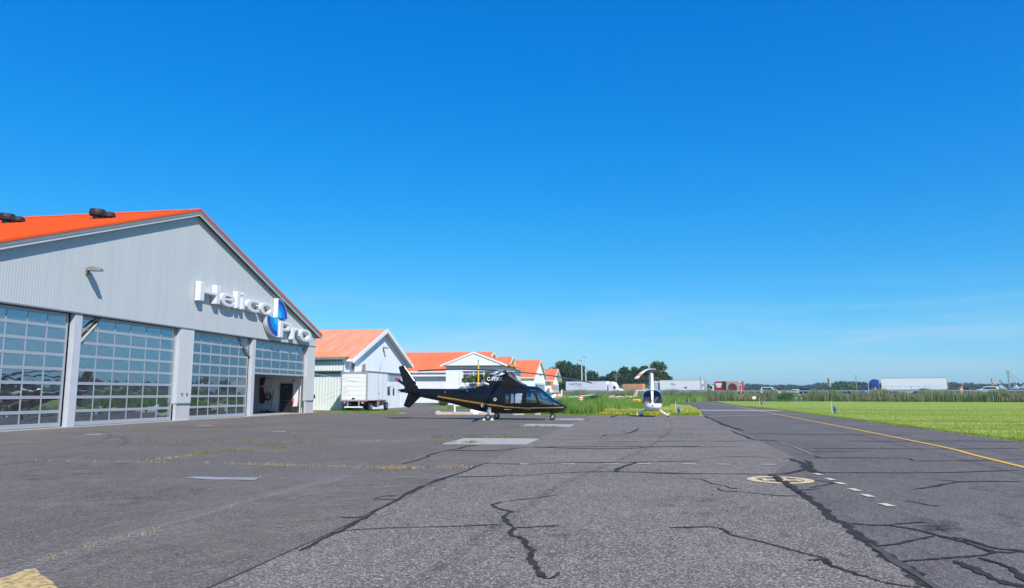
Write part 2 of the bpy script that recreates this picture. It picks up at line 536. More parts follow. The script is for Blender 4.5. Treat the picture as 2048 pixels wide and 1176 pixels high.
mat('container', (0.52,0.27,0.13), 0.6, var=(0.62,0.4,0.2), scale=0.8)
mat('pink_hull', (0.58,0.38,0.32), 0.6, var=(0.5,0.33,0.28), scale=1.5)
mat('bark', (0.09,0.07,0.055), 0.9, var=(0.14,0.11,0.09), scale=5)
mat('bucket', (0.03,0.03,0.035), 0.6)
mat('straw_mop', (0.45,0.33,0.2), 0.8)
mat('curtain', (0.5,0.52,0.56), 0.8, var=(0.7,0.7,0.72), scale=3, stretch=(6,6,0.2))
mat('dirt', (0.16,0.12,0.08), 0.95, var=(0.22,0.17,0.12), scale=2)
glassmat('glass_hangar', (0.34,0.38,0.4), 0.46, base=.06, gloss=(0.62,0.8,0.9), wav=0.12)
glassmat('glass_hangar_dark', (0.28,0.33,0.37), 0.36, base=.05, gloss=(0.6,0.74,0.86), wav=0.12)
glassmat('glass_heli', (0.42,0.46,0.52), 0.22)
glassmat('glass_heli_clear', (0.8,0.85,0.9), 0.12)
glassmat('glass_bubble', (0.76,0.78,0.84), 0.07)
glassmat('glass_car', (0.1,0.11,0.12), 0.18)
glassmat('glass_house', (0.72,0.75,0.8), 0.3)
leafmat('leaf_tree', (0.018,0.05,0.016), (0.035,0.085,0.022), (0.075,0.14,0.03), 0.45)
leafmat('leaf_tree_light', (0.03,0.07,0.018), (0.065,0.13,0.03), (0.13,0.2,0.05), 0.45)
leafmat('leaf_far_hazy', (0.03,0.065,0.045), (0.045,0.09,0.055), (0.07,0.12,0.055), 0.03)  # distance haze put into the leaf colour: lighter, bluer greens
leafmat('leaf_reed', (0.16,0.23,0.095), (0.23,0.29,0.13), (0.34,0.33,0.17), 0.12)
leafmat('leaf_reed_brown', (0.27,0.2,0.12), (0.33,0.25,0.155), (0.3,0.29,0.15), 0.15)
leafmat('leaf_tall', (0.11,0.22,0.035), (0.18,0.31,0.05), (0.29,0.4,0.1), 0.35)
leafmat('leaf_shrub', (0.04,0.11,0.03), (0.075,0.16,0.04), (0.13,0.22,0.06), 1.2)
leafmat('leaf_lawn', (0.12,0.21,0.025), (0.2,0.29,0.035), (0.32,0.36,0.055), 0.3)
leafmat('leaf_straw', (0.33,0.25,0.14), (0.4,0.31,0.18), (0.45,0.38,0.24), 3.0)
wornmat('paint_roundel', (0.74,0.57,0.3), .3, .5, 16.0, .92)
leafmat('leaf_weed', (0.14,0.17,0.05), (0.22,0.23,0.08), (0.36,0.31,0.14), 1.5)
leafmat('flower_yellow', (0.42,0.42,0.02), (0.58,0.48,0.02), (0.62,0.55,0.04), 3.0)
leafmat('leaf_bush', (0.09,0.15,0.04), (0.15,0.21,0.06), (0.22,0.27,0.1), 1.2)

def lawn_mat():
    m = bpy.data.materials.new('lawn')
    m.use_nodes = True
    nt = m.node_tree; L = nt.links.new
    b = nt.nodes['Principled BSDF']
    b.inputs['Roughness'].default_value = 0.85
    b.inputs['Specular IOR Level'].default_value = 0.15
    tc = node(nt, 'ShaderNodeTexCoord')
    vec = tc.outputs['Object']
    mp = node(nt, 'ShaderNodeMapping')
    mp.inputs['Rotation'].default_value = (0, 0, R(22))
    mp.inputs['Scale'].default_value = (0.12, 1.0, 1.0)      # mown swaths
    L(vec, mp.inputs['Vector'])
    n1 = node(nt, 'ShaderNodeTexNoise', ins={'Scale': 0.35, 'Detail': 5.0, 'Roughness': 0.6})
    L(mp.outputs[0], n1.inputs['Vector'])
    r = node(nt, 'ShaderNodeValToRGB')
    r.color_ramp.elements[0].position = 0.3; r.color_ramp.elements[0].color = (0.13,0.215,0.024,1)
    r.color_ramp.elements[1].position = 0.7; r.color_ramp.elements[1].color = (0.4,0.42,0.07,1)
    e = r.color_ramp.elements.new(0.5); e.color = (0.24,0.33,0.04,1)
    L(n1.outputs['Fac'], r.inputs['Fac'])
    n2 = node(nt, 'ShaderNodeTexNoise', ins={'Scale': 9.0, 'Detail': 6.0, 'Roughness': 0.75})
    L(vec, n2.inputs['Vector'])
    rm = node(nt, 'ShaderNodeMapRange', ins={1: 0.3, 2: 0.7, 3: 0.68, 4: 1.3})
    L(n2.outputs['Fac'], rm.inputs[0])
    mm = node(nt, 'ShaderNodeMix', data_type='RGBA', blend_type='MULTIPLY'); mm.inputs[0].default_value = 1
    L(r.outputs[0], mm.inputs[6]); L(rm.outputs[0], mm.inputs[7])
    n3 = node(nt, 'ShaderNodeTexNoise', ins={'Scale': 0.07, 'Detail': 6.0, 'Roughness': 0.65})
    L(mp.outputs[0], n3.inputs['Vector'])
    r3 = node(nt, 'ShaderNodeMapRange', ins={1: 0.48, 2: 0.66, 3: 0.0, 4: 0.55})
    L(n3.outputs['Fac'], r3.inputs[0])
    dry = node(nt, 'ShaderNodeMix', data_type='RGBA')
    L(r3.outputs[0], dry.inputs[0]); L(mm.outputs[2], dry.inputs[6]); dry.inputs[7].default_value = (0.42,0.4,0.12,1)
    L(dry.outputs[2], b.inputs['Base Color'])
    bp = node(nt, 'ShaderNodeBump', ins={'Strength': 0.6, 'Distance': 0.05})
    L(n2.outputs['Fac'], bp.inputs['Height']); L(bp.outputs[0], b.inputs['Normal'])
    MATS['lawn'] = m
lawn_mat()
# ================================================================== GROUND
def structure(o): return tag(o, kind='structure')

gx = [-2600,-900,-300,-120,-60,0,60,120,300,900,2600]
gy = [-400,-100,0,60,120,200,300,500,900,1800,3600]
mb = MB()
for y in gy:
    for x in gx: mb.v.append((x, y, -0.05))
for j in range(len(gy)-1):
    for i in range(len(gx)-1):
        a = j*len(gx)+i
        mb.f.append((a, a+1, a+1+len(gx), a+len(gx)))
structure(mb.build('grass_field', 'lawn'))

def wavy(pts, step=1.5, amp=0.06):
    out = []
    for (a, b) in zip(pts, pts[1:]):
        n = max(1, int(math.hypot(b[0]-a[0], b[1]-a[1]) / step))
        for k in range(n):
            t = k / n
            out.append((a[0]+(b[0]-a[0])*t + random.uniform(-amp, amp), a[1]+(b[1]-a[1])*t + random.uniform(-amp, amp)))
    out.append(pts[-1])
    return out

SEAM = [(2.36,-40),(2.40,2),(2.44,8),(2.5,12),(2.6,16),(3.3,18.5),(3.9,20.5),(4.1,28),(4.35,47),(4.6,56.6)]
far_l = wavy([(-60,61.5),(-27.5,61.3),(-17.6,57.6),(-5.85,56.9)], 1.0, 0.1)
hangar_apron = structure(MB().prism([(-60,-40),(-5.85,-40)] + far_l[::-1], 'z', -0.3, 0.0).build('hangar_apron', 'asphalt_smooth'))
strip = structure(MB().prism([(-5.845,-40),(-3.7,-40),(-3.7,56.8),(-5.845,56.9)], 'z', -0.3, -0.002).build('apron_strip', 'asphalt_strip'))
apron = structure(MB().prism([(-3.695,-40)] + SEAM + wavy([(4.6,56.6),(0,56.7),(-3.695,56.8)], 0.8, 0.1)[1:], 'z', -0.3, 0.0).build('apron', 'asphalt_worn'))
edge_r = wavy([(12.75,-40),(12.75,34),(13.15,52),(13.3,96),(13.4,120),(15,150),(13,182)], 1.2, 0.09)
edge_l = wavy([(4.605,56.6),(5.6,72),(6.6,90),(7.0,110),(3,132),(-9,160),(-13,182)], 1.5, 0.12)
seam2 = [(x+0.005, y) for x, y in SEAM]
taxiway = structure(MB().prism(seam2 + edge_l + edge_r[::-1], 'z', -0.3, -0.003).build('taxiway', 'asphalt_taxi'))
MB().prism(wavy([(-8,72.2),(13.2,72.2)],2,.15)+wavy([(13.2,76.4),(-8,76.4)],2,.15), 'z', -0.04, 0.006).build('crossing_path', 'concrete_dull').parent = None
structure(COL.objects['crossing_path'])
structure(MB().prism(wavy([(-27.5,67.5),(-20,63),(-19,59.0),(-9.2,57.6),(-8.8,70),(-13,73),(-13,150),(-26.9,150),(-26.9,122.6),(-70,122.6),(-70,87),(-27.5,87)],3,.2), 'z', -0.3, -0.012).build('hangar_lane', 'asphalt_strip'))  # real lane, plus paving added before the long hangar to cut green bounce

# ---- crack sealant and markings: thin sheets lying on the asphalt
def smoothline(pts, n=9):
    P = [Vector((p[0], p[1])) for p in pts]
    P = [P[0]*2-P[1]] + P + [P[-1]*2-P[-2]]
    out = []
    for i in range(1, len(P)-2):
        for k in range(n):
            t = k/n
            a, b, c, d = P[i-1], P[i], P[i+1], P[i+2]
            out.append(0.5*((2*b)+(c-a)*t+(2*a-5*b+4*c-d)*t*t+(3*b-a-3*c+d)*t**3))
    out.append(P[-2])
    return out

LEVEL = {'k': 0}
def ribbon(name, pts, w, m, parent, taper=True, rough=0.55, jit=0.14, z=None):
    line = smoothline(pts)
    if z is None:
        LEVEL['k'] = (LEVEL['k'] + 1) % 60
        z = 0.0022 + LEVEL['k'] * 0.00009
    v, f = [], []
    n = len(line)
    ph = random.random()*10
    for i, p in enumerate(line):
        d = line[min(i+1,n-1)] - line[max(i-1,0)]
        d = d.normalized() if d.length > 1e-6 else Vector((1,0))
        nn = Vector((-d.y, d.x))
        flat = abs(d.x) > 2.2*abs(d.y)
        ww = w + (0.0042*max(p.y-8,0) if flat else 0)
        e = min(1, min(i, n-1-i)/3 + 0.25) if taper else 1
        k1 = ww*0.5*e*(1 + rough*(math.sin(i*.9+ph)*0.6+math.sin(i*.37+2*ph)*.5) + random.uniform(-jit,jit))
        k2 = ww*0.5*e*(1 + rough*(math.sin(i*1.1+ph*2)*0.6+math.sin(i*.29+ph)*.5) + random.uniform(-jit,jit))
        a, b = p + nn*k1, p - nn*k2
        v += [(a.x,a.y,z),(b.x,b.y,z)]
    for i in range(n-1): f.append((2*i,2*i+1,2*i+3,2*i+2))
    me = bpy.data.meshes.new(name); me.from_pydata(v, [], f)
    return link(name, me, m, parent)

CRACKS = [
 (0.16,[(3.97,34.92),(3.92,28.4),(4.13,27.69)]),
 (0.07,[(4.13,27.69),(4.61,27.26),(4.6,23.79),(4.52,21.72),(4.52,20.44)]),
 (0.16,[(3.7,20.13),(3.76,18.88),(3.6,17.75),(3.58,16.77),(3.76,16.58)]),
 (0.14,[(4.0,19.66),(3.87,18.44),(3.63,17.35),(3.68,16.71)]),
 (0.13,[(2.57,16.24),(2.6,14.95),(2.6,13.61),(2.59,13.14),(2.58,12.2),(2.53,11.38),(2.48,10.67),(2.51,10.26),(2.49,9.69),(2.46,9.03),(2.45,8.59),(2.44,8.15),(2.47,7.88),(2.44,7.52),(2.41,7.09),(2.42,6.89)]),
 (0.06,[(0.3,26.52),(2.17,26.74),(4.61,27.26)]),
 (0.06,[(0.27,23.66),(1.65,23.82),(3.07,24.31)]),
 (0.06,[(2.06,20.41),(2.85,20.43),(3.4,20.19),(3.81,19.99)]),
 (0.07,[(0.17,15.9),(1.28,16.02),(2.56,16.17),(2.92,16.37),(3.24,16.9),(3.54,17.46)]),
 (0.06,[(2.89,16.19),(3.46,17.05),(3.68,16.71),(4.31,16.79),(5.42,16.9),(6.62,17.29),(8.13,17.93)]),
 (0.06,[(4.15,20.37),(5.54,20.61),(6.64,20.64),(6.62,20.21),(6.81,19.89),(8.44,20.37),(9.48,20.86)]),
 (0.05,[(4.77,23.6),(6.74,24.08),(8.82,24.22),(11.36,24.95)]),
 (0.05,[(4.67,22.66),(5.62,22.69),(6.54,23.18)]),
 (0.05,[(2.58,31.63),(5.47,31.85),(7.56,31.8),(10.22,31.61)]),
 (0.05,[(6.86,27.65),(8.36,27.71),(10.92,28.35),(12.81,28.08)]),
 (0.08,[(4.59,14.03),(5.15,14.61),(5.47,14.99),(5.88,15.4),(5.98,15.5)]),
 (0.05,[(5.61,15.71),(5.89,15.43),(6.42,15.58),(7.07,15.63)]),
 (0.05,[(0.82,15.04),(1.12,14.97),(1.27,14.35),(1.46,14.05),(1.52,13.72),(1.68,13.65)]),
 (0.05,[(1.3,13.69),(1.35,13.28),(1.58,13.25),(1.8,13.12),(2.04,12.93),(2.3,12.85),(2.55,12.87)]),
 (0.06,[(2.66,13.62),(2.87,13.78),(3.07,13.89)]),
 (0.06,[(3.14,15.19),(3.39,15.0),(3.47,14.78),(3.18,14.35),(2.92,14.04)]),
 (0.05,[(0.31,9.6),(0.53,9.67),(0.82,9.75),(0.96,9.61),(1.03,9.26),(1.28,8.91),(1.51,8.57),(1.66,8.3)]),
 (0.07,[(1.66,8.3),(1.76,8.21),(1.78,8.04),(1.79,7.8),(1.89,7.56),(2.0,7.37)]),
 (0.04,[(2.0,7.37),(2.06,7.24),(2.22,7.12),(2.34,7.1)]),
 (0.06,[(1.6,8.03),(1.67,8.03),(1.8,8.09)]),
 (0.05,[(2.53,10.33),(2.81,10.25),(3.03,10.27),(3.31,10.45),(3.59,10.57)]),
 (0.07,[(3.03,10.27),(3.26,10.0),(3.41,9.62),(3.51,9.31),(3.57,9.02),(3.64,8.75),(3.92,8.82),(4.14,8.89)]),
 (0.06,[(3.47,9.52),(3.6,9.45),(3.65,9.21),(3.72,8.95),(3.95,8.87)]),
 (0.05,[(2.48,8.88),(2.75,9.02),(3.06,9.34),(3.35,9.61)]),
 (0.14,[(3.57,10.96),(3.59,10.65),(3.58,10.25),(3.64,10.07),(3.92,10.71)]),
 (0.12,[(3.49,10.36),(3.49,10.01),(3.65,9.98)]),
 (0.04,[(3.98,12.58),(4.09,12.46),(4.19,12.16),(4.35,12.11)]),
 (0.05,[(2.49,8.11),(2.75,8.23),(3.06,8.39),(3.37,8.53),(3.63,8.73)]),
 (0.09,[(3.03,8.26),(3.07,7.99),(3.08,7.63),(3.12,7.37),(3.26,7.28)]),
 (0.06,[(3.33,8.43),(3.42,8.16),(3.41,7.86),(3.31,7.43)]),
 (0.035,[(-1.33,12.34),(-1.82,11.76),(-2.1,11.43)]),
 (0.06,[(-2.1,11.43),(-2.2,11.07),(-2.0,10.71),(-1.82,10.49),(-1.84,10.1),(-1.7,9.59),(-1.57,9.29)]),
 (0.065,[(-1.57,9.29),(-1.53,8.83),(-1.35,8.59),(-1.24,8.2),(-1.16,8.01),(-1.12,7.64),(-1.03,7.31),(-0.95,7.05),(-0.89,6.86)]),
 (0.03,[(-0.9,6.86),(-0.82,6.87),(-0.77,7.1)]),
 (0.03,[(-3.55,8.75),(-3.1,9.0),(-2.34,9.24),(-1.72,9.5)]),
 (0.05,[(-1.56,9.27),(-1.31,9.38),(-1.03,9.52)]),
 (0.04,[(0.33,9.61),(0.53,9.67),(0.72,9.73)]),
 (0.06,[(-3.56,7.55),(-3.6,8.23),(-3.59,8.79),(-3.66,9.48),(-3.72,10.38),(-3.77,11.4),(-3.88,12.79),(-3.86,13.98),(-3.74,15.03),(-3.68,15.82),(-3.68,17.01),(-3.58,17.66)]),
 (0.08,[(-3.59,8.81),(-3.65,9.44),(-3.66,9.9)]),
 (0.07,[(-3.79,12.04),(-3.84,13.13),(-3.84,13.79),(-3.76,14.32)]),
 (0.04,[(-4.01,9.68),(-3.77,9.68),(-3.63,10.04)]),
 (0.05,[(-4.14,11.27),(-4.1,11.7),(-3.9,11.78)]),
 (0.04,[(-4.14,11.27),(-3.95,11.35),(-3.74,11.38)]),
 (0.07,[(-5.53,16.93),(-5.48,18.87),(-5.6,19.46),(-5.57,20.96),(-5.36,21.99)]),
 (0.12,[(-5.33,21.76),(-5.37,22.56),(-5.17,23.47)]),
 (0.05,[(-3.93,13.06),(-3.73,13.26)]),
 (0.04,[(-3.76,14.49),(-2.52,14.99),(-1.79,15.56),(-1.09,15.95),(-0.53,16.08),(0.04,16.06),(1.23,16.0)]),
 (0.04,[(-3.54,17.37),(-2.48,17.5),(-1.83,17.91),(-0.23,18.34),(0.71,18.7),(1.46,18.94)]),
 (0.11,[(-0.55,16.04),(-0.43,17.15),(-0.13,18.25)]),
 (0.09,[(-0.06,16.08),(0.08,16.15)]),
 (0.08,[(-5.6,21.1),(-4.16,21.35),(-3.64,22.37),(-3.24,22.93),(-2.01,22.57),(-0.85,22.69),(-0.1,22.97),(0.25,23.53),(1.8,24.05)]),
 (0.06,[(-0.64,23.63),(0.31,23.62),(1.82,24.14)]),
 (0.06,[(-3.21,22.68),(-2.71,23.02),(-0.64,23.63)]),
 (0.1,[(-1.41,29.0),(-1.34,29.96),(-0.52,31.26),(-0.05,36.21)]),
 (0.06,[(-2.34,28.85),(-1.38,29.14),(0.41,29.99),(2.37,31.46)]),
 (0.06,[(-0.9,33.63),(-0.37,32.06),(1.38,35.48),(2.63,35.69)]),
 (0.06,[(-1.64,26.03),(0.35,26.06),(2.03,26.87)]),
 (0.05,[(-3.51,27.39),(-2.4,27.0),(-1.02,27.47)]),
 (0.05,[(-10.9,26.12),(-10.64,26.41)]),
]
for w, pts in CRACKS:
    xm = sum(p[0] for p in pts)/len(pts)
    smear = w in (.14,.12) and pts[0][1] < 13
    ribbon('crack_seal', pts, w*(2.2 if smear else 1), 'sealant_smear' if smear else 'sealant', apron if xm < 3.6 else taxiway)
# worn joint between the strip and the apron, older seal on the right-hand joint
ribbon('joint_seal', [(-3.69,4),(-3.66,8),(-3.68,10)], 0.03, 'sealant_worn', apron, taper=False, z=0.0081)
ribbon('joint_seal', [(2.44,3),(2.45,6),(2.45,8),(2.46,9)], 0.07, 'sealant_worn', apron, z=0.0085)
ribbon('joint_seal', [(4.47,34),(4.3,40),(4.4,47),(4.6,56)], 0.22, 'sealant', taxiway)
ribbon('joint_seal', [(4.5,21),(4.62,24),(4.6,27)], 0.05, 'concrete_dull', taxiway, z=0.0083)
# pale worn bands where two pavings meet
for xo, w, m_, zz in ((-5.86,.62,'joint_wear',.0084),(-5.84,.2,'joint_wear_fine',.0087),(-6.3,.5,'dust',.0085),(-4.6,1.2,'dust',.0083)):
    ribbon('paving_joint', [(xo,-2),(xo-.02,4),(xo-.04,8),(xo-.1,11),(xo+.03,14.5)], w, m_, strip, rough=0.6, jit=.35, z=zz)
ribbon('paving_joint', [(-18,15.9),(-12.8,16.3),(-8.3,16.15),(-5.9,15.95)], 0.1, 'joint_wear_fine', hangar_apron, rough=.6, z=0.0086)
ribbon('paving_joint', [(-26,20.8),(-16,20.6),(-8,20.9),(-3.8,20.7)], 0.15, 'joint_wear', hangar_apron, rough=.6, z=0.0088)

def sheet(name, poly, m, parent, z):
    me = bpy.data.meshes.new(name)
    me.from_pydata([(p[0],p[1],z) for p in poly], [], [tuple(range(len(poly)))])
    return link(name, me, m, parent)
def quadline(name, a, b, w, m, parent, z=0.0095):
    a, b = Vector(a), Vector(b); d = (b-a).normalized(); n = Vector((-d.y,d.x))*w/2
    return sheet(name, [a+n, a-n, b-n, b+n], m, parent, z)
# rubber marks and stains
for pts_, w_, par in (([(6.6,2),(7.3,12),(8.0,22),(9.0,45),(10,75)],.2,taxiway),([(8.9,2),(9.4,12),(9.9,22),(10.5,45),(11.3,75)],.2,taxiway),([(-2,6),(-1.4,14),(.3,24),(1.6,40),(1.5,52)],.16,apron),([(-12,22),(-10,30),(-9.2,38),(-9.3,45)],.18,hangar_apron),([(-16,10),(-17,20),(-21,27),(-26,31)],.2,hangar_apron),([(-14.3,10),(-15.2,19),(-19.4,25.5),(-26,28.8)],.2,hangar_apron)):
    ribbon('tyre_mark', pts_, w_, 'rubber_mark', par, z=.0020)
for x_, y_, r_ in ((-1.2,8.4,.5),(.8,11.5,.7),(-8,11,.9),(-12,14,1.2),(5.4,10.5,.8),(6.2,14,.6),(-9.2,46,.9),(-20,34,1.5),(-15,26,1.2),(1,30,1.5)):
    sheet('oil_stain', [(x_+r_*(.7+.5*random.random())*math.cos(k*.4), y_+r_*1.6*(.7+.5*random.random())*math.sin(k*.4)) for k in range(16)], 'stain', apron, .0021)
# yellow taxi line, in worn lengths
yl = [(7.0,6),(7.9,14),(8.42,18.57),(8.8,22.2),(9.16,25.32),(9.67,37.34),(10.4,58),(11.24,80.8),(11.6,100),(10.6,125),(7,150)]
yl = smoothline(yl, 4)
for i in range(len(yl)-1):
    a, b = yl[i], yl[i+1]
    quadline('taxi_line', a, a+(b-a)*0.994, 0.16, 'paint_yellow', taxiway)
for a, b in (((-1.84,17.56),(-1.53,17.62)),((-.87,17.73),(-.54,17.79)),((-.09,17.91),(.23,17.97)),((.92,18.04),(1.25,18.1)),((1.7,18.12),(2.03,18.17)),((2.73,18.25),(3.07,18.31)),((-2.8,17.4),(-2.6,17.42))):
    quadline('painted_dash', a, b, 0.17, 'paint_white', apron)
for i, (x, y) in enumerate(((3.55,16.3),(3.57,15.39),(3.59,14.72),(3.59,13.81),(3.59,13.07),(3.57,12.05))):
    quadline('painted_dash', (x-0.065,y-.01), (x+0.065,y+.01), 0.3, 'paint_cream', taxiway)
quadline('painted_line', (4.67,54.6), (12.6,62.2), 0.32, 'paint_white', taxiway)
# painted roundel with worn characters
ri = []
def ringmesh(name, c, r0, r1, m, parent, z, a0=0, a1=360, n=48):
    v, f = [], []
    for k in range(n+1):
        t = R(a0+(a1-a0)*k/n)
        for r in (r0, r1): v.append((c[0]+r*math.cos(t), c[1]+r*math.sin(t), z))
    for k in range(n): f.append((2*k,2*k+1,2*k+3,2*k+2))
    me = bpy.data.meshes.new(name); me.from_pydata(v, [], f)
    return link(name, me, m, parent)
rc = (2.6,15.1)
ringmesh('painted_roundel', rc, 0.43, 0.61, 'paint_roundel', apron, 0.0098)
quadline('painted_roundel', (2.32,15.3), (2.32,14.9), 0.09, 'paint_roundel', apron, 0.0098)
quadline('painted_roundel', (2.32,15.1), (2.5,15.1), 0.16, 'paint_roundel', apron, 0.0101)
quadline('painted_roundel', (2.72,15.42), (2.55,14.75), 0.11, 'paint_roundel', apron, 0.0099)
ringmesh('painted_roundel', (2.84,15.08), 0.07, 0.17, 'paint_roundel', apron, 0.0102)
ribbon('crack_seal', [(2.57,16.1),(2.6,15.4),(2.6,14.9),(2.6,14.0),(2.59,13.2)], .13, 'sealant', apron, z=0.011)
# yellow paint patch by the left corner
pt = [(-5.62,5.0)] + wavy([(-5.5,5.0),(-5.66,6.02),(-5.72,6.34),(-5.66,6.38),(-4.9,5.8),(-4.5,5.4),(-4.45,5.0)],0.12,0.012)
sheet('painted_patch', pt, 'paint_patch', hangar_apron, 0.0096)
# concrete pads let into the asphalt
pads = []
for q in ([(-6.37,23.75),(-6.37,26.75),(-3.62,27.0),(-3.66,24.1)], [(-5.95,37.0),(-5.92,39.5),(-3.45,39.3),(-3.42,36.8)], [(-5.8,46.0),(-5.9,48.5),(-3.45,48.4),(-3.5,46.1)]):
    MB().prism(q, 'z', -0.1, 0.02).build('concrete_pad', 'concrete', apron)
sheet('patched_asphalt', wavy([(-8.79,13.5),(-8.74,13.78),(-8.13,13.7),(-7.35,13.75),(-7.3,13.35),(-8.1,13.32),(-8.79,13.5)],.25,.03), 'concrete_dull', hangar_apron, 0.0092)
for (x, y), s in (((-21.64,26.88),.4),((-21.92,35.1),.4),((-15.4,30.1),.35),((-14.38,29.57),.12)):
    sheet('patched_asphalt', [(x-s,y-s*.6),(x+s,y-s*.5),(x+s*.9,y+s*.6),(x-s*.9,y+s*.5)], 'paint_white', hangar_apron, 0.0093)

# ------------------------------------------------------------------ blades of grass
def blades(name, pts, h, w, m, lean=0.35, kind='stuff', label=None, cat=None, bend=True, parent=None):
    """pts (n,3) roots; each blade a tapered, bent strip of two quads"""
    n = len(pts)
    h = np.broadcast_to(np.asarray(h, float), (n,)) * rng.uniform(0.6, 1.25, n)
    w = np.broadcast_to(np.asarray(w, float), (n,)) * rng.uniform(0.7, 1.3, n)
    a = rng.uniform(0, 2*np.pi, n)
    d = np.stack([np.cos(a), np.sin(a), np.zeros(n)], 1)
    b = rng.uniform(0, 2*np.pi, n)
    l = np.stack([np.cos(b), np.sin(b), np.zeros(n)], 1) * (rng.uniform(0, lean, n) * h)[:, None]
    up = np.array([0, 0, 1.0])
    p0 = pts; p1 = pts + up*(h*0.55)[:, None] + l*0.35; p2 = pts + up*h[:, None] + l
    s = d * w[:, None] * 0.5
    V = np.stack([p0-s, p0+s, p1-s*0.8, p1+s*0.8, p2-s*0.15, p2+s*0.15], 1).reshape(-1, 3)
    i = np.arange(n)[:, None]*6
    Q = np.concatenate([i+np.array([[0,1,3,2]]), i+np.array([[2,3,5,4]])])
    o = fastmesh(name, V, Q, m, parent)
    return tag(o, label, cat, kind=kind)

def along(pts, n, spread):
    seg = np.array(pts, float)
    L = np.hypot(*(seg[1:]-seg[:-1]).T)
    k = rng.choice(len(L), n, p=L/L.sum()); t = rng.random(n)[:, None]
    p = seg[k]*(1-t) + seg[k+1]*t
    p = p + rng.normal(0, spread, (n, 2))
    return np.concatenate([p, np.zeros((n,1))], 1)
def clumps(centres, per, spread):
    out = []
    for c in centres:
        out.append(np.array([c[0],c[1],0.0]) + np.concatenate([rng.normal(0,spread,(per,2)), np.zeros((per,1))],1))
    return np.concatenate(out)

tuft = [(-5.81,6.75),(-5.84,7.5),(-5.78,7.75),(-5.73,8.07),(-5.77,8.28),(-5.86,10.14),(-5.89,7.31),(-6.82,13.65),(-7.48,13.68),(-7.4,13.72)]
blades('dry_weeds', np.concatenate([clumps(tuft, 16, 0.03), along([(-5.9,6.6),(-5.8,8.6)], 60, 0.05)]), 0.055, 0.007, 'leaf_straw', lean=1.4,
       label='dry straw-coloured weed tufts along the paving joint nearest the camera', cat='weeds')
blades('straw_line', np.concatenate([along([(-9.6,16.4),(-8.3,16.14),(-5.7,15.95),(-3.85,16.4)], 520, 0.06), clumps([(-5.6,15.9),(-5.35,15.95),(-5.1,16.0),(-4.0,16.4),(-5.4,16.1)], 80, 0.13), along([(-15,16.1),(-10,16.4)], 110, 0.06), along([(-11.9,16.6),(-11.7,18.2)], 120, .06), along([(-9.6,24.6),(-7.8,24.9)], 240, 0.14)]), 0.06, 0.012, 'leaf_straw', lean=1.2,
       label='line of dry orange grass in the joint across the apron', cat='weeds')
blades('joint_weeds', np.concatenate([along([(-16.6,22.8),(-12.7,23.5),(-9.3,23.2)], 330, 0.1), along([(-11.8,18.3),(-11.4,20),(-10.6,21.1)], 150, 0.1), clumps([(-11.75,18.9),(-11.4,19.9),(-10.9,21.2),(-10.6,21.1),(-13,23.5),(-12.4,23.4),(-9.9,23.3)], 40, 0.12),
        clumps([(-6.5,24.0),(-6.4,24.4),(-5.6,24.2),(-5.5,24.4),(-4.3,27.2),(-4.6,27.3),(-4.9,27.2),(-6.3,26.9),(-7.6,27.2),(-3.7,26.9)], 60, 0.13), along([(-7.9,27.2),(-4.6,27.6)], 320, 0.12), along([(-6,36.4),(-4,36.5)], 220, .12), along([(-3.4,46),(-3.3,48.6)], 120, .1), along([(-20,30),(-14,29.8)],160,.12)]), 0.085, 0.016, 'leaf_weed', lean=1.0,
       label='green weeds growing in cracks around the concrete pads', cat='weeds')
# ragged verge along the taxiway and a fleece of mown grass over the lawn beyond it
ed = along([(12.85,18),(12.85,34),(13.25,52),(13.4,96)], 15000, 0.22); ed[:,0] = np.maximum(ed[:,0], 12.72 + rng.uniform(0,.2,len(ed)))
blades('verge_grass', ed, 0.07, 0.012, 'leaf_lawn', lean=0.9, label='ragged grass verge along the right edge of the taxiway', cat='grass')
u = rng.random(52000); yy = 20 + 75*u**1.3; xx = 13.1 + rng.random(52000)*(yy*0.95)
blades('mown_grass', np.stack([xx, yy, np.full(len(xx),-0.05)], 1), 0.085, 0.02, 'leaf_lawn', lean=0.9, label='mown grass blades of the lawn beside the taxiway', cat='grass')
nf = 5000; yy = 24 + 34*rng.random(nf); xx = 13.6 + rng.random(nf)*(yy*0.72); keep = rng.random(nf) < 0.9
blades('lawn_flowers', np.stack([xx,yy,np.full(nf,-0.03)],1)[keep], 0.09, 0.018, 'flower_yellow', lean=0.4, label='scattered tiny yellow flowers in the lawn near the taxiway', cat='flowers')
ev = along([(12.8,18),(12.8,34),(13.2,52),(13.35,90)], 4200, 0.1); ev[:,0] = np.maximum(ev[:,0], 12.66)
blades('dusty_verge', ev, 0.06, 0.014, 'leaf_straw', lean=1.2, label='dusty straw-coloured fringe where the taxiway meets the lawn', cat='grass')
# ================================================================== MAIN HANGAR
FX = -27.2                  # front face
YC, ZP, SL = 41.2, 12.75, 0.345
def rake(y): return ZP - SL*abs(y - YC)
Y0, Y1 = 23.2, 59.25
hg = thing('hangar', 'large grey corrugated hangar with red roof and four glazed overhead doors', 'hangar', (FX, YC, 0))
def HB(): return MB()
# geometry below is written in world metres and shifted to the hangar's base
def hpart(mb, name, m, parent=None, smooth=False):
    if parent is None or parent is hg:
        mb.v = [(x-FX, y-YC, z) for x, y, z in mb.v]
    else:
        mb.v = [(x-FX, y-YC, z) for x, y, z in mb.v]
    return mb.build(name, m, parent or hg, smooth)
off = Vector((FX, YC, 0))
def hrib(name, m, O, U, V, N, *a, **k):
    return ribbed(name, m, k.pop('parent', hg), Vector(O)-off, U, V, N, *a, **k)

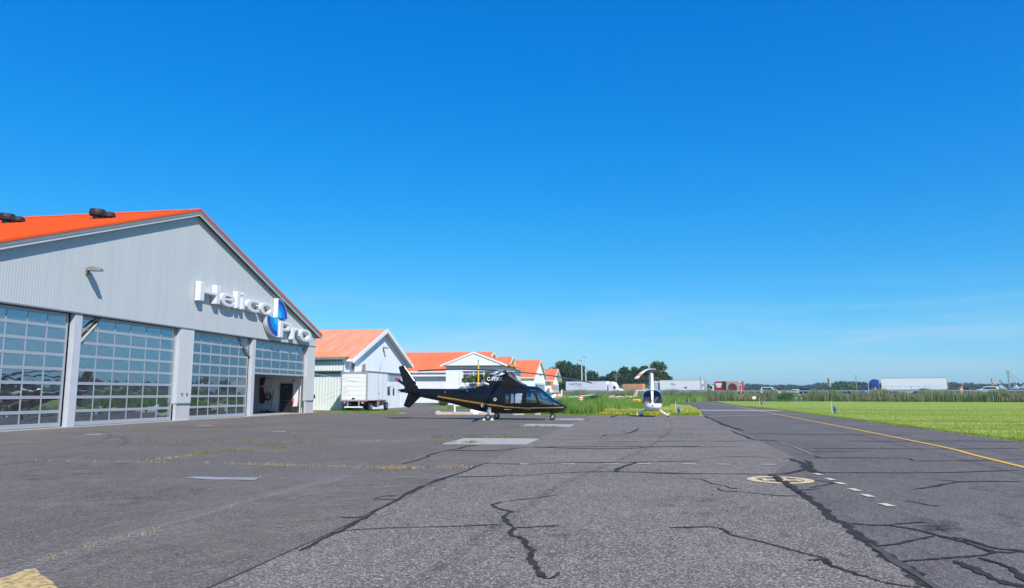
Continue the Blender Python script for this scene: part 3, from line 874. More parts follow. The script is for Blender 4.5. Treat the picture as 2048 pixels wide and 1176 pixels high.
HEAD = 5.6
hrib('gable_siding', 'siding', (FX,Y0,0), (0,1,0), (0,0,1), (1,0,0), Y1-Y0, HEAD, lambda u: rake(Y0+u)-0.02, pitch=0.16, depth=0.0055, rib=0.4)
hpart(HB().prism([(Y0,HEAD),(Y1,HEAD),(Y1,rake(Y1)-.05),(YC,ZP-.05),(Y0,rake(Y0)-.05)], 'x', FX-0.25, FX-0.01), 'gable_wall', 'trim_grey')
hpart(HB().box(FX-0.24, FX+0.04, Y0, Y1, HEAD-0.07, HEAD-0.002), 'door_head_flashing', 'trim_grey')
PIL = [(Y0,24.55),(40.4,41.78),(57.92,Y1)]
for a, b in PIL:
    hrib('pillar_siding', 'siding', (FX,a,0), (0,1,0), (0,0,1), (1,0,0), b-a, 1.06, HEAD-0.075, pitch=0.16, depth=0.012, rib=0.4)
    hpart(HB().box(FX-0.34, FX-0.006, a+.002, b-.002, 1.0, HEAD-0.08), 'pillar', 'steel_white')
    hpart(HB().box(FX-0.22, FX-0.03, a, b, 0.0, 0.995), 'plinth', 'siding_base')
    hpart(HB().box(FX-0.21, FX+0.03, a-.01, b+.01, 0.985, 1.05), 'plinth_flashing', 'trim_grey')
for y in (40.8, 41.3):
    hpart(HB().cyl((FX, y, 1.62), 0.05, 0.1, 'x', 10).cyl((FX+.1, y, 1.62), 0.03, 0.03, 'x', 8), 'socket', 'lamp_grey')
hpart(HB().lathe([(0.04,0),(0.2,.02),(0.22,.12),(0.12,.3),(0.03,.36)], (FX-.1, Y1, 1.35), 'y', 14), 'corner_blob', 'black_matt', smooth=True)  # round black form standing in for a helicopter tail behind the corner
# side, back walls
hpart(HB().box(-55, FX-0.23, Y1-.8, Y1-.002, 0, rake(Y1)-.35), 'side_wall', 'interior_white')
hrib('side_siding', 'siding', (FX,Y1,0), (-1,0,0), (0,0,1), (0,1,0), 27.8, 0.0, rake(Y1)-.1, pitch=0.3, depth=0.03)
hpart(HB().box(-55, FX-0.55, Y0, Y0+.3, 0, rake(Y0)-.1), 'side_wall', 'interior_white')
hpart(HB().prism([(Y0,0),(Y1,0),(Y1,rake(Y1)-.12),(YC,ZP-.12),(Y0,rake(Y0)-.12)], 'x', -55.3, -55.01), 'back_wall', 'interior_white')
hpart(HB().box(-55, FX-0.02, Y0+.31, Y1-.31, -0.1, 0.03), 'floor_slab', 'concrete')
hpart(HB().box(FX-0.3, FX+0.18, Y0+1.3, Y1-1.4, -0.1, 0.022), 'door_sill', 'concrete')
# roof: two slopes with standing ribs, front overhang
RX0, RX1 = -55.6, FX+0.3
for s in (-1, 1):
    ye = YC + s*(Y1-YC+0.55)
    L = math.hypot(ye-YC, (ye-YC)*SL)
    V = Vector((0, s, -SL)).normalized(); N = Vector((0, s*SL, 1)).normalized()
    top = Vector((0, YC, ZP+0.24))
    rs = hrib('roof', 'roof_red', (RX0,YC,ZP+0.24), (1,0,0), V, N, RX1-RX0, 0.0, L, pitch=0.42, depth=0.05, rib=0.18)
    poly = [(YC, ZP+0.23),(ye, ZP+0.23-abs(ye-YC)*SL),(ye, ZP+0.05-abs(ye-YC)*SL),(YC, ZP+0.05)]
    hpart(HB().prism(poly, 'x', RX0, RX1-0.02), 'roof_deck', 'trim_grey')
    def band(y0z, y1z, x0, x1, nm, m):
        p = [(YC, ZP+y1z),(ye+s*.01, ZP+y1z-abs(ye-YC)*SL),(ye+s*.01, ZP+y0z-abs(ye-YC)*SL),(YC, ZP+y0z)]
        hpart(HB().prism(p, 'x', x0, x1), nm, m, rs)
    band(0.22, 0.34, RX1-0.06, RX1+0.05, 'rake_cap', 'roof_red')
    band(0.02, 0.215, RX1-0.05, RX1+0.03, 'fascia', 'trim_grey')
    band(-0.1, 0.015, RX1-0.05, RX1+0.01, 'rake_trim', 'siding')
    hpart(HB().box(RX0, RX1, min(ye,ye+s*.12), max(ye,ye+s*.12), ZP-abs(ye-YC)*SL-.02, ZP-abs(ye-YC)*SL+.14), 'gutter', 'trim_white', rs)
hpart(HB().prism([(YC-.3,ZP+.2),(YC,ZP+.32),(YC+.3,ZP+.2),(YC,ZP+.36)], 'x', RX0, RX1+.06), 'ridge_cap', 'roof_red')
# roof fans: a drum and a hood beside it
for x, y in ((-30.9,37.6),(-36.8,37.4)):
    z = rake(y)+0.25
    v = HB().cyl((x-.25,y,z-.25),.24,.45,'z',14).lathe([(.1,.2),(.42,.2),(.44,.36),(.40,.56),(.15,.6)],(x-.25,y,z),'z',16)
    v.cyl((x+.45,y+.1,z-.25),.2,.4,'z',12).lathe([(.1,.1),(.36,.1),(.36,.24),(.28,.38),(.1,.42)],(x+.45,y+.1,z),'z',16)
    hpart(v, 'roof_fan', 'black_matt', smooth=False)
# wall lamp
lm = hpart(HB().box(FX+.02,FX+.12,32.3,32.5,7.55,7.85).tube([(FX+.1,32.4,7.72),(FX+.35,32.4,7.8)],.04,8), 'lamp_bracket', 'lamp_grey')
hpart(HB().rings([[(FX+.15,32.2,7.72),(FX+.15,32.6,7.72),(FX+.15,32.55,7.9),(FX+.15,32.25,7.9)],[(FX+.5,32.18,7.7),(FX+.5,32.62,7.7),(FX+.5,32.56,7.92),(FX+.5,32.24,7.92)],[(FX+.85,32.25,7.68),(FX+.85,32.55,7.68),(FX+.85,32.5,7.8),(FX+.85,32.3,7.8)]]), 'lamp_hood', 'lamp_grey', lm)
# ---- doors
DX = FX-0.34
cols, rows = 6, 8
def door(y0, y1, zb, nrows, glass, first_full=True):
    d = bpy.data.objects.new('door', None); COL.objects.link(d); d.parent = hg
    d.location = (DX-FX, y0-YC, 0); d['label'] = 'glazed aluminium overhead door'
    w = y1-y0; zt = HEAD-0.1
    rh = (zt-0.1)/rows
    # zb = height the door is raised to
    fr = 0.1
    MB().box(-.05,.05,0,fr,zb,zt).build('stile', 'alu', d)
    MB().box(-.05,.05,w-fr,w,zb,zt).build('stile', 'alu', d)
    cw = (w-2*fr)/cols
    for c in range(1, cols):
        MB().box(-.035,.038,fr+c*cw-.035,fr+c*cw+.035,zb+.02,zt-.02).build('mullion', 'alu', d)
    zs = [zt-k*rh for k in range(nrows+1)]
    for k, z in enumerate(zs):
        if k == 0: a, b = z-.16, z
        elif k == nrows: a, b = zb, zb+(.2 if nrows == rows else .13)
        else: a, b = z-.07, z+.07
        MB().box(-.045,.045,fr+.002,w-fr-.002,a,b).build('rail', 'alu', d)
    me = None
    for k in range(nrows):
        top, bot = zs[k]-.02, (zs[k+1]+.02 if k < nrows-1 else zb+.05)
        for c in range(cols):
            zm = (bot+top)/2; g = MB().box(-.006,.006,-cw/2,cw/2,bot-zm,top-zm).build('pane', glass, d)
            g.location = (0, fr+(c+.5)*cw, zm)
            g.rotation_euler = (0, random.gauss(0, .0035), R(-2.0)+random.gauss(0, .004))
    return d
door(24.6, 31.8, 0.05, rows, 'glass_hangar')
door(32.5, 40.36, 0.05, rows, 'glass_hangar')
door(41.82, 48.85, 0.05, rows, 'glass_hangar_dark')
door(49.48, 57.88, 3.02, 4, 'glass_hangar_dark')
for a, b in ((31.82,32.48),(48.87,49.46)):
    hpart(HB().box(FX-.3,FX-.02,a+.1,b-.08,0,HEAD-.08), 'door_post', 'steel_white')
    for y in (a-.06, b+.02):
        hpart(HB().box(DX-.14,DX-.07,y,y+.05,0.03,HEAD-.1), 'door_track', 'trim_grey')
hpart(HB().box(DX-.14,DX-.07,57.8,57.86,.03,3.0), 'door_track', 'trim_grey')
# diagonal stays of the movable posts
def stay(y0, z0, y1, z1, m):
    hpart(HB().tube([(FX-.2,y0,z0),(FX-.25,y1,z1)],.05,6), 'post_stay', m)
stay(32.5,4.1,34.0,5.5,'wood'); stay(32.45,4.45,33.7,5.5,'lamp_grey')
stay(48.9,4.2,47.4,5.5,'lamp_grey')
# open sections of the raised door lie back under the ceiling
# ---- inside of the open bay: fittings on the end wall
EY = Y1-0.81
wd = hpart(HB().box(-29.8,-28.68,EY-.1,EY-.01,0.03,2.42), 'door_frame', 'black_steel')
hpart(HB().box(-29.68,-28.78,EY-.14,EY-.101,0.05,2.32), 'door_leaf', 'black_matt', wd)
hpart(HB().box(-29.6,-28.86,EY-.18,EY-.142,1.0,1.06), 'push_bar', 'silver', wd)
hpart(HB().box(-29.5,-29.1,EY-.16,EY-.142,2.1,2.18), 'door_closer', 'silver', wd)
hpart(HB().box(-29.76,-29.7,EY-.13,EY-.102,0.05,2.38), 'door_edge', 'silver', wd)
for z0 in (0.75, 2.75):
    ex = thing('fire_extinguisher', 'red fire extinguisher hung low beside the black door inside the hangar' if z0 < 2 else 'red alarm box high on the wall above the black hangar door', 'extinguisher' if z0 < 2 else 'alarm', (-28.62, EY-.12, z0))
    if z0 < 2:
        MB().lathe([(.03,0),(.085,.01),(.09,.36),(.05,.43),(.03,.46)]).build('cylinder', 'red', ex, True)
        MB().box(-.05,.05,-.02,.02,.46,.52).build('valve', 'black_matt', ex)
        MB().tube([(.03,0,.5),(.12,-.02,.42),(.1,-.02,.15)],.015,6).build('hose', 'black_matt', ex)
    else:
        ex.name = 'alarm_box'
        MB().cham(-.07,.07,-.03,.06,-.2,.0,.01).build('housing', 'red', ex)
        MB().box(-.03,.03,-.045,-.031,-.15,-.08).build('lens', 'white_gloss', ex)
bk = thing('waste_bin', 'black bin on the hangar floor by the open door', 'bin', (-28.25, EY-.4, .03))
MB().rings([[(a*k,b*k,z) for a,b in ((-1,-1),(1,-1),(1,1),(-1,1))] for k,z in ((.2,0),(.26,.52),(.235,.52),(.19,.03))]).build('tub', 'bucket', bk)
MB().box(-.27,.27,-.27,-.24,.49,.53).build('rim', 'bucket', bk)
br = thing('broom', 'wooden broom leaning against the sunlit hangar wall above the bin', 'broom', (-28.1, EY-.1, .4))
MB().tube([(-.05,-.05,0),(.05,.03,1.5)],.016,6).build('handle', 'straw_mop', br)
MB().box(-.09,.06,-.1,.0,-.25,.03).build('head', 'straw_mop', br)
sq = thing('floor_squeegee', 'dark long-handled squeegee leaning on the white hangar wall', 'squeegee', (-30.5, EY-.2, .03))
MB().tube([(0,-.1,.1),(.12,.15,1.85)],.02,6).build('handle', 'black_steel', sq)
MB().box(-.4,.4,-.16,-.1,0,.12).build('blade', 'black_matt', sq)
hr = thing('hose_reel', 'coiled black hose hanging on the white hangar wall', 'hose', (-30.85, EY-.08, 1.35))
co = MB()
for r, z in ((.3,0),(.26,.05),(.22,-.04)):
    co.tube([(r*math.cos(t*.35), -.04, z+1.1*r*math.sin(t*.35)) for t in range(19)], .028, 6)
co.build('coil', 'black_matt', hr)
MB().tube([(-.1,-.03,.4),(.3,-.03,.85),(.3,-.03,1.5),(-.5,-.03,1.55)],.02,6).build('feed_pipe', 'steel_grey', hr)
MB().box(-.06,.06,-.06,0,-.1,.1).build('hook', 'steel_grey', hr)
MB().tube([(.1,-.04,-.2),(.14,-.06,-.7)],.022,6).build('nozzle', 'black_matt', hr)
bn = thing('wall_banner', 'dark red and black bent blade-shaped panel hanging on the hangar wall', 'panel', (-31.3, EY-.05, 1.3))
MB().prism([(-.35,1.6),(.1,1.7),(.15,1.55),(-.05,.95),(-.35,.85)], 'y', -.05, 0).build('upper_panel', 'black_matt', bn)
MB().prism([(-.35,.8),(-.05,.9),(.2,-.15),(.1,-.55),(-.3,-.5)], 'y', -.06, -.01).build('lower_panel', 'red_dark', bn)
MB().box(-.35,.3,-.1,-.062,.88,.98).build('bracket', 'steel_white', bn)
cl = thing('cable_coil', 'coil of dark cable lying on the hangar floor under the hose', 'cable', (-30.9, EY-.5, .03))
c2 = MB()
for r in (.3,.24): c2.tube([(r*math.cos(t*.35), r*.6*math.sin(t*.35), .1+.1*math.sin(t*.7)) for t in range(19)], .03, 6)
c2.build('loops', 'black_matt', cl); MB().tube([(.28,0,.1),(.7,-.1,.03),(1.1,.05,.03)],.025,6).build('loose_end', 'black_matt', cl)

# ---- things kept behind the glazed doors
def cabinet(x, y, w, h, m, nm, label, cat):
    c = thing(nm, label, cat, (x, y, .03))
    MB().cham(-.35,.35,-w/2,w/2,0,h,.03).build('body', m, c)
    for k in range(3): MB().box(.352,.37,-w/2+.04,w/2-.04,.1+k*(h-.2)/3,.05+(k+1)*(h-.2)/3).build('drawer', m, c)
    return c
cabinet(-30.5, 42.6, .8, 1.5, 'logo_cyan', 'tool_cabinet', 'blue tool cabinet behind the left panes of the third hangar door', 'cabinet')
cabinet(-31, 45.6, 1.6, 1.0, 'red_dark', 'tool_chest', 'dark red tool chest behind the middle of the third hangar door', 'cabinet')
wb = thing('work_bench', 'white legged bench behind the lower left panes of the third hangar door', 'bench', (-29.6, 43.6, .03))
MB().box(-.4,.4,-1,1,.72,.8).build('bench_top', 'white_gloss', wb)
for a in (-.36,.36):
    for b in (-.95,.95): MB().box(a-.03,a+.03,b-.03,b+.03,0,.72).build('leg', 'white_gloss', wb)
cr = thing('white_crates', 'stacked white crate seen through the right panes of the second hangar door', 'crate', (-29.6, 38.6, .03))
MB().cham(-.8,.8,-.9,.9,0,.75,.04).build('lower_crate', 'cream_leather', cr); MB().cham(-.6,.6,-.7,.8,.76,1.5,.04).build('upper_crate', 'white_gloss', cr)

# ---- sign on the gable
sg = thing('hangar_sign', 'raised white lettering reading Helico Pro with blue leaf emblem on hangar gable', 'sign', (FX+.06, 41.9, 7.4))
SO, SU, SV = (0,-41.9,-7.4), (0,1,0), (0,0,1)
def let(ch, y0, y1, z0, z1, bold=.03):
    b = lettering('letter', ch, 'sign_white', sg, (0.02,-41.9,-7.4), SU, SV, (y0,y1,z0,z1), 0.34, bold)
    lettering('letter_face', ch, 'sign_face', b, (0.362,-41.9,-7.4), SU, SV, (y0+.05,y1-.05,z0+.05,z1-.05), 0.012, bold-.012)
let('H', 41.5, 43.75, 7.36, 8.56, .012); let('e', 43.85, 45.6, 7.33, 8.2, .012); let('l', 45.8, 46.22, 7.36, 8.5, .0); let('i', 46.45, 46.87, 7.36, 8.5, .0)
let('c', 47.1, 48.85, 7.32, 8.2, .012); let('o', 48.95, 50.95, 7.3, 8.18, .012)
let('P', 52.05, 53.95, 5.84, 7.1, .012); let('r', 54.15, 55.3, 5.84, 6.78, .012); let('o', 55.35, 57.55, 5.8, 6.8, .012)
def leaf(cy, cz, sy, sz, w, h):
    for k, (a, b, m, d) in enumerate(((0.0,.42,'logo_cyan',.342),(.42,.72,'logo_blue',.338),(.72,.97,'logo_navy',.34),(.975,1.0,'sign_white',.33))):
        n = 20
        def pt(r, t): return (cy + sy*w*r*math.cos(t) - 41.9, cz + sz*h*r*math.sin(t) - 7.4)
        ts = [math.pi/2*i/n for i in range(n+1)]
        mb = MB()
        if a == 0: mb.prism([pt(0,0)] + [pt(b,t) for t in ts], 'x', .0, d)
        else:
            for i in range(n):
                mb.prism([pt(a,ts[i]),pt(b,ts[i]),pt(b,ts[i+1]),pt(a,ts[i+1])], 'x', .0, d)
        mb.build('emblem_band', m, sg)
    mb = MB()
    e = sy*.07
    mb.box(0,.36,min(cy-e,cy)-41.9,max(cy-e,cy)-41.9,min(cz,cz+sz*h)-7.4,max(cz,cz+sz*h)-7.4).build('emblem_edge', 'sign_white', sg)
leaf(51.62, 7.3, 1, 1, 1.6, 1.45)
leaf(51.75, 7.24, -1, -1, 1.75, 1.42)
# ================================================================== OTHER HANGARS
def gable_x(name, label, x0, x1, y0, y1, eave, peak, roof, wall, ov=0.5, cat='hangar', fascia='trim_white', fh=0.35, pitch=0.35):
    """building whose ridge runs along X; its gable (at x1) faces +X"""
    yc = (y0+y1)/2; hw = (y1-y0)/2; sl = (peak-eave)/hw
    b = thing(name, label, cat, (x1, yc, 0))
    X = x0-x1
    ribbed('gable_wall', wall, b, (0,-hw,0), (0,1,0), (0,0,1), (1,0,0), 2*hw, 0.0, lambda u: peak-sl*abs(u-hw)-.02, pitch=pitch, depth=.03)
    MB().prism([(-hw,0),(hw,0),(hw,eave-.04),(0,peak-.04),(-hw,eave-.04)], 'x', X, X+.2).build('back_wall', wall, b)
    ribbed('side_wall', wall, b, (X,-hw,0), (1,0,0), (0,0,1), (0,-1,0), -X, 0.0, eave-.02, pitch=pitch, depth=.03)
    ribbed('side_wall', wall, b, (X,hw,0), (1,0,0), (0,0,1), (0,1,0), -X, 0.0, eave-.02, pitch=pitch, depth=.03)
    for s in (-1, 1):
        ye = s*(hw+ov); ze = eave-ov*sl
        L = math.hypot(ye, peak-ze); V = Vector((0, ye, ze-peak)).normalized(); N = Vector((0, s*sl, 1)).normalized()
        r = ribbed('roof', roof, b, (X-.3,0,peak+.16), (1,0,0), V, N, -X+.3+ov, 0, L, pitch=.45, depth=.03, rib=.2)
        MB().prism([(0,peak+.15),(ye,ze+.15),(ye,ze),(0,peak)], 'x', X-.3, ov-.02).build('roof_deck', fascia, b)
        MB().prism([(0,peak+.2),(ye,ze+.2),(ye,ze+.15-fh),(0,peak+.15-fh)], 'x', ov-.06, ov+.04).build('fascia', fascia, r)
        MB().box(X-.3, ov, min(ye,ye+s*.1), max(ye,ye+s*.1), ze-.06, ze+.14).build('gutter', 'trim_white', r)
    return b
def wall_lamp(parent, y, z):
    l = MB().box(.02,.14,y-.1,y+.1,z-.15,z+.1).build('lamp_bracket', 'lamp_grey', parent)
    MB().rings([[(.12,y-.22,z+.0),(.12,y+.22,z+.0),(.12,y+.2,z+.2),(.12,y-.2,z+.2)],[(.6,y-.18,z-.04),(.6,y+.18,z-.04),(.6,y+.14,z+.12),(.6,y-.14,z+.12)]]).build('lamp_hood', 'lamp_grey', l)

b2 = gable_x('hangar', 'pale blue corrugated hangar with faded salmon roof behind the white box truck', -50, -27.2, 67.0, 84.8, 4.9, 8.3, 'roof_faded', 'wall_pale', ov=.6, fh=.36)
wall_lamp(b2, 0.2, 6.4)
for y in (-8.4,-5.6): MB().box(.04,.3,y-.06,y+.06,3.9,4.5).build('wall_bracket', 'lamp_grey', b2)
d = MB().box(.03,.09,-6.5,6.6,0,3.75).build('sliding_door', 'wall_white', b2)
for y in (-6.4,-2.2,2.1,6.4): MB().box(.085,.13,y-.05,y+.05,0.02,3.73).build('door_seam', 'wall_pale', d)
MB().box(.085,.12,2.2,6.3,2.95,3.65).build('door_window', 'door_blue', d)
MB().box(.085,.12,-2.0,2.0,2.95,3.65).build('door_window', 'door_blue', d)
MB().box(.04,.25,-6.8,6.9,3.77,3.87).build('door_track', 'trim_grey', b2)
MB().box(.05,.4,-8.2,-6.9,3.4,4.15).build('box_awning', 'wall_white', b2)
MB().tube([(.1,-1.0,4.0),(.3,-1.0,4.3),(.3,-1.0,5.0)],.03,6).build('conduit', 'lamp_grey', b2)

# lean-to hangar with orange roof: its sliding doors face the camera side
lt = thing('lean_to_hangar', 'low greenish corrugated hangar with orange roof between the two grey hangars', 'hangar', (-27.55, 66.3, 0))
ribbed('fascia_wall', 'wall_green', lt, (-18,0,0), (1,0,0), (0,0,1), (0,-1,0), 18, 3.75, 5.0, pitch=.3, depth=.04)
MB().box(-18,0,.02,.3,3.7,5.0).build('fascia_beam', 'wall_green', lt)
MB().box(-18,-.02,.55,.7,3.3,4.2).build('head_beam', 'door_blue', lt)
for k in range(5):
    ribbed('sliding_door', 'wall_green', lt, (-18+k*3.6,.5-.08*(k%2),0), (1,0,0), (0,0,1), (0,-1,0), 3.58, 0.02, 3.45, pitch=.3, depth=.03)
ribbed('end_wall', 'wall_green', lt, (0,0,0), (0,1,0), (0,0,1), (1,0,0), 0.68, 0, 5.0, pitch=.3, depth=.03)
ro = MB()
ro.add([(-18.2,-.4,5.0),(.35,-.4,5.0),(.35,.9,5.1),(-5.6,6.5,7.0),(-18.2,6.5,7.0)], [(0,1,2,3,4)])
ro.add([(-18.2,-.4,4.9),(.35,-.4,4.9),(.35,.9,5.0),(-5.6,6.5,6.9),(-18.2,6.5,6.9)], [(4,3,2,1,0)])
ro.build('roof', 'roof_orange', lt)
MB().box(-18.2,.4,-.5,-.405,4.78,5.0).build('fascia', 'trim_grey', lt)
MB().box(-18.2,.4,-.404,.6,4.84,4.88).build('soffit', 'trim_grey', lt)

b3 = gable_x('hangar', 'long white hangar with coral red roof behind the white office', -62, -27.0, 123.0, 144.5, 5.4, 9.0, 'roof_coral', 'wall_white', ov=.7)
b4 = gable_x('hangar', 'white hangar with coral roof, its peak showing right of the office roof', -44, -27.0, 146.5, 163.0, 5.5, 9.1, 'roof_coral', 'wall_white', ov=.7)
b5 = gable_x('hangar', 'white hangar with coral roof and blue-grey doors above the black helicopter nose', -41.5, -26.5, 186.0, 210.0, 5.6, 10.3, 'roof_coral', 'wall_white', ov=.5, fh=.3)
b6 = gable_x('hangar', 'farthest small white hangar with coral gable beside the trees', -40, -25.0, 212.5, 231.0, 5.4, 8.7, 'roof_coral', 'wall_white', ov=1.0)
for b, h in ((b3,10),(b4,7.6),(b5,11),(b6,8.5)):
    d = MB().box(.04,.12,-h+1.0,h-1.0,0,4.3).build('sliding_door', 'wall_pale', b)
    for k in range(4): MB().box(.1,.15,-h+1.4+k*(2*h-2.6)/4,-h+.9+(k+1)*(2*h-2.6)/4,2.4,3.9).build('door_window', 'door_blue', d)
    wall_lamp(b, 0, 6.3)
MB().box(.3,.7,-12.2,-10.9,2.6,4.9).build('banner_board', 'roof_coral', b6)
# white canopy wall in front of the long hangar
MB().box(-34,-.05,-11.5,-10.8,4.45,4.75).build('awning_trim', 'trim_white', b3)
MB().box(-31.4,-30.6,-10.83,-10.78,.9,1.9).build('window', 'door_blue', b3)

# office with its gable to the camera
of = thing('office_building', 'two storey white office with low gable and band of upper windows', 'building', (-23.0, 102.5, 0), R(2))
ow, eo, po = 4.1, 5.5, 7.35
MB().prism([(-ow,0),(ow,0),(ow,eo),(0,po-.1),(-ow,eo)], 'y', 0.3, .5).build('gable_wall', 'wall_white', of)
WL = [(-2.2,1.75)]
MB().box(-ow,-1.85,0,.3,0,eo-.1).build('front_wall', 'wall_white', of)
MB().box(3.05,ow,0,.3,0,eo-.1).build('front_wall', 'wall_white', of)
MB().box(-1.85,3.05,0,.3,0,3.0).build('front_wall', 'wall_white', of)
MB().box(-1.85,3.05,0,.3,4.75,eo-.1).build('front_wall', 'wall_white', of)
MB().prism([(-ow-.6,eo),(ow+.6,eo),(0,po)], 'y', -.55, -.45).build('gable_panel', 'wall_white', of)
MB().box(-ow-.5,ow+.5,-.44,.28,eo-.06,eo-.01).build('soffit', 'trim_grey', of)
MB().box(ow-.2,ow,.5,20,0,eo-.05).build('side_wall', 'wall_white', of)
MB().box(-ow,-ow+.2,.5,20,0,eo-.05).build('side_wall', 'wall_white', of)
MB().prism([(-ow+.2,0),(ow-.2,0),(ow-.2,eo-.1),(0,po-.2),(-ow+.2,eo-.1)], 'y', 19.6, 19.9).build('back_wall', 'wall_white', of)
for s in (-1,1):
    xe = s*(ow+.7); sl = (po-eo)/(ow+.6)
    r = MB().prism([(0,po+.14),(xe,po+.14-abs(xe)*sl),(xe,po+.02-abs(xe)*sl),(0,po+.02)], 'y', -.6, 20.2).build('roof', 'roof_coral', of)
    MB().prism([(0,po+.1),(xe,po+.1-abs(xe)*sl),(xe,po-.14-abs(xe)*sl),(0,po-.14)], 'y', -.66, -.6).build('barge_board', 'trim_white', r)
win = MB().box(-1.8,3.0,.1,.16,3.0,3.1).box(-1.8,3.0,.1,.16,4.65,4.75).box(-1.8,-1.68,.1,.16,3.1,4.65).box(2.88,3.0,.1,.16,3.1,4.65).build('window', 'trim_white', of)
for k, x in enumerate((-1.68,-.16,1.36)):
    MB().box(x,x+1.5,.125,.135,3.1,4.65).build('pane', 'glass_house', win)
    MB().box(x-.05,x+.05,.08,.17,3.1,4.65).build('mullion', 'trim_white', win)
MB().box(-1.68,2.88,.09,.165,4.3,4.38).build('transom', 'trim_white', win)
for k in range(6): MB().box(-1.6+k*.76,-1.05+k*.76,.5+.04*(k%2),.54+.04*(k%2),3.05,4.6).build('curtain', 'curtain', win)
sw = MB().box(ow-.01,ow+.04,1.2,3.4,3.0,4.7).build('side_window', 'trim_white', of)
MB().box(ow+.035,ow+.06,1.35,3.25,3.15,4.55).build('pane', 'glass_house', sw)
MB().box(-2.05,-1.95,-.1,0,3,5.0).build('downpipe', 'trim_white', of)
MB().box(-1.8,-.8,-.08,-.01,.8,2.6).build('shutter', 'wall_pale', of)
MB().box(-.55,4.1,-1.1,-.02,2.62,2.9).build('porch_roof', 'trim_grey', of)
MB().box(-.55,-.35,-1.0,-.7,0,2.6).build('porch_post', 'trim_white', of)
for x, lab in ((-.25,'leafy green bush on the porch below the office windows'),(2.1,'smaller bush at the right end of the office porch')):
    pass
# ================================================================== HELICOPTERS
def table(sec, xs):
    """smooth interpolation of the section table at xs"""
    s = np.array(sorted(sec)); out = []
    for c in range(1, s.shape[1]):
        x, y = s[:,0], s[:,c]
        h = np.diff(x); dl = np.diff(y)/h
        m = np.zeros_like(y); m[0], m[-1] = dl[0], dl[-1]
        for i in range(1, len(x)-1):
            m[i] = 0 if dl[i-1]*dl[i] <= 0 else 3*(h[i-1]+h[i])/((2*h[i]+h[i-1])/dl[i-1]+(h[i]+2*h[i-1])/dl[i])
        k = np.clip(np.searchsorted(x, xs)-1, 0, len(h)-1)
        t = (xs-x[k])/h[k]
        out.append((1+2*t)*(1-t)**2*y[k] + t*(1-t)**2*h[k]*m[k] + t*t*(3-2*t)*y[k+1] + t*t*(t-1)*h[k]*m[k+1])
    return out

def skin(sec, x0, x1, nx, nth, expo, classify, root, mats_, names, shift=(0,0,0), ax='x'):
    """lofted body cut into parts: every face goes to the part that classify() names"""
    xs = x0 + (x1-x0)*np.linspace(0, 1, nx)
    zb, zt, hw = table(sec, xs)[:3]
    t = np.linspace(0, 2*np.pi, nth, endpoint=False)
    c, s = np.cos(t), np.sin(t)
    e = 2/expo
    Y = hw[:,None]*np.sign(c)*np.abs(c)**e
    Z = ((zt+zb)/2)[:,None] + ((zt-zb)/2)[:,None]*np.sign(s)*np.abs(s)**e
    X = np.broadcast_to(xs[:,None], Y.shape)
    P = np.stack([X,Y,Z], 2).reshape(-1,3)
    i, j = np.meshgrid(np.arange(nx-1), np.arange(nth), indexing='ij')
    q = np.stack([i*nth+j, i*nth+(j+1)%nth, (i+1)*nth+(j+1)%nth, (i+1)*nth+j], 2).reshape(-1,4)
    cen = P[q].mean(1)
    k = classify(cen)
    objs = {}
    for idx, nm in enumerate(names):
        f = q[k == idx]
        if not len(f): continue
        used, inv = np.unique(f, return_inverse=True)
        o = fastmesh(nm, P[used]+np.array(shift), inv.reshape(-1,4), mats_[idx], root, smooth=True)
        objs[nm] = o
    return objs

def inpoly(x, z, poly):
    r = np.zeros(len(x), bool)
    n = len(poly)
    for i in range(n):
        (ax, az), (bx, bz) = poly[i], poly[(i+1)%n]
        c = ((az > z) != (bz > z)) & (x < (bx-ax)*(z-az)/(bz-az+1e-12)+ax)
        r ^= c
    return r

def wing(mb, root, tip, croot, ctip, up, th=0.05, n=10):
    """aerofoil panel from root to tip; chord along its own x"""
    rs = []
    root, tip = Vector(root), Vector(tip)
    for p, c in ((root, croot), (tip, ctip)):
        ring = []
        for k in range(n):
            t = 2*math.pi*k/n
            ring.append(p + Vector((c*0.5*math.cos(t), 0, 0)) + Vector(up)*(th*c*math.sin(t)*(0.6+0.4*math.cos(t))))
        rs.append(ring)
    return mb.rings(rs)

def blade(hub, ang, R0, R1, chord, droop, tilt, segs, names, mats_, parent, th=0.03, twist=0.0, curve=2.0):
    """rotor blade from R0 to R1 in coloured lengths; droop at the tip, tilt = disc tilt toward +x"""
    d = Vector((math.cos(ang), math.sin(ang), 0)); n = Vector((-d.y, d.x, 0))
    def pt(r):
        t = (r-R0)/(R1-R0)
        return Vector(hub) + d*r + Vector((0,0,1))*(-droop*t**curve - tilt*d.x*r)
    for (a, b), nm, m in zip(segs, names, mats_):
        rs = []
        K = max(3, int((b-a)*14))
        for k in range(K+1):
            r = R0+(R1-R0)*(a+(b-a)*k/K)
            p = pt(r); tw = twist
            cv = n*math.cos(tw) + Vector((0,0,1))*math.sin(tw)
            uv = Vector((0,0,1))
            rs.append([p+cv*chord*.5, p+cv*chord*.15+uv*th*.5, p-cv*chord*.5, p+cv*chord*.15-uv*th*.5])
        MB().rings(rs).build(nm, m, parent)

def wheel(parent, c, r, w, axis='y', chocks=False):
    t = MB().lathe([(r*.55,-w/2),(r*.9,-w/2),(r,-w*.28),(r,w*.28),(r*.9,w/2),(r*.55,w/2)], c, axis, 20).build('wheel', 'rubber', parent, True)
    MB().lathe([(r*.12,-w*.56),(r*.5,-w*.53),(r*.56,-w*.47),(r*.56,w*.47),(r*.5,w*.53),(r*.12,w*.56)], c, axis, 16).build('rim', 'silver', t)
    return t

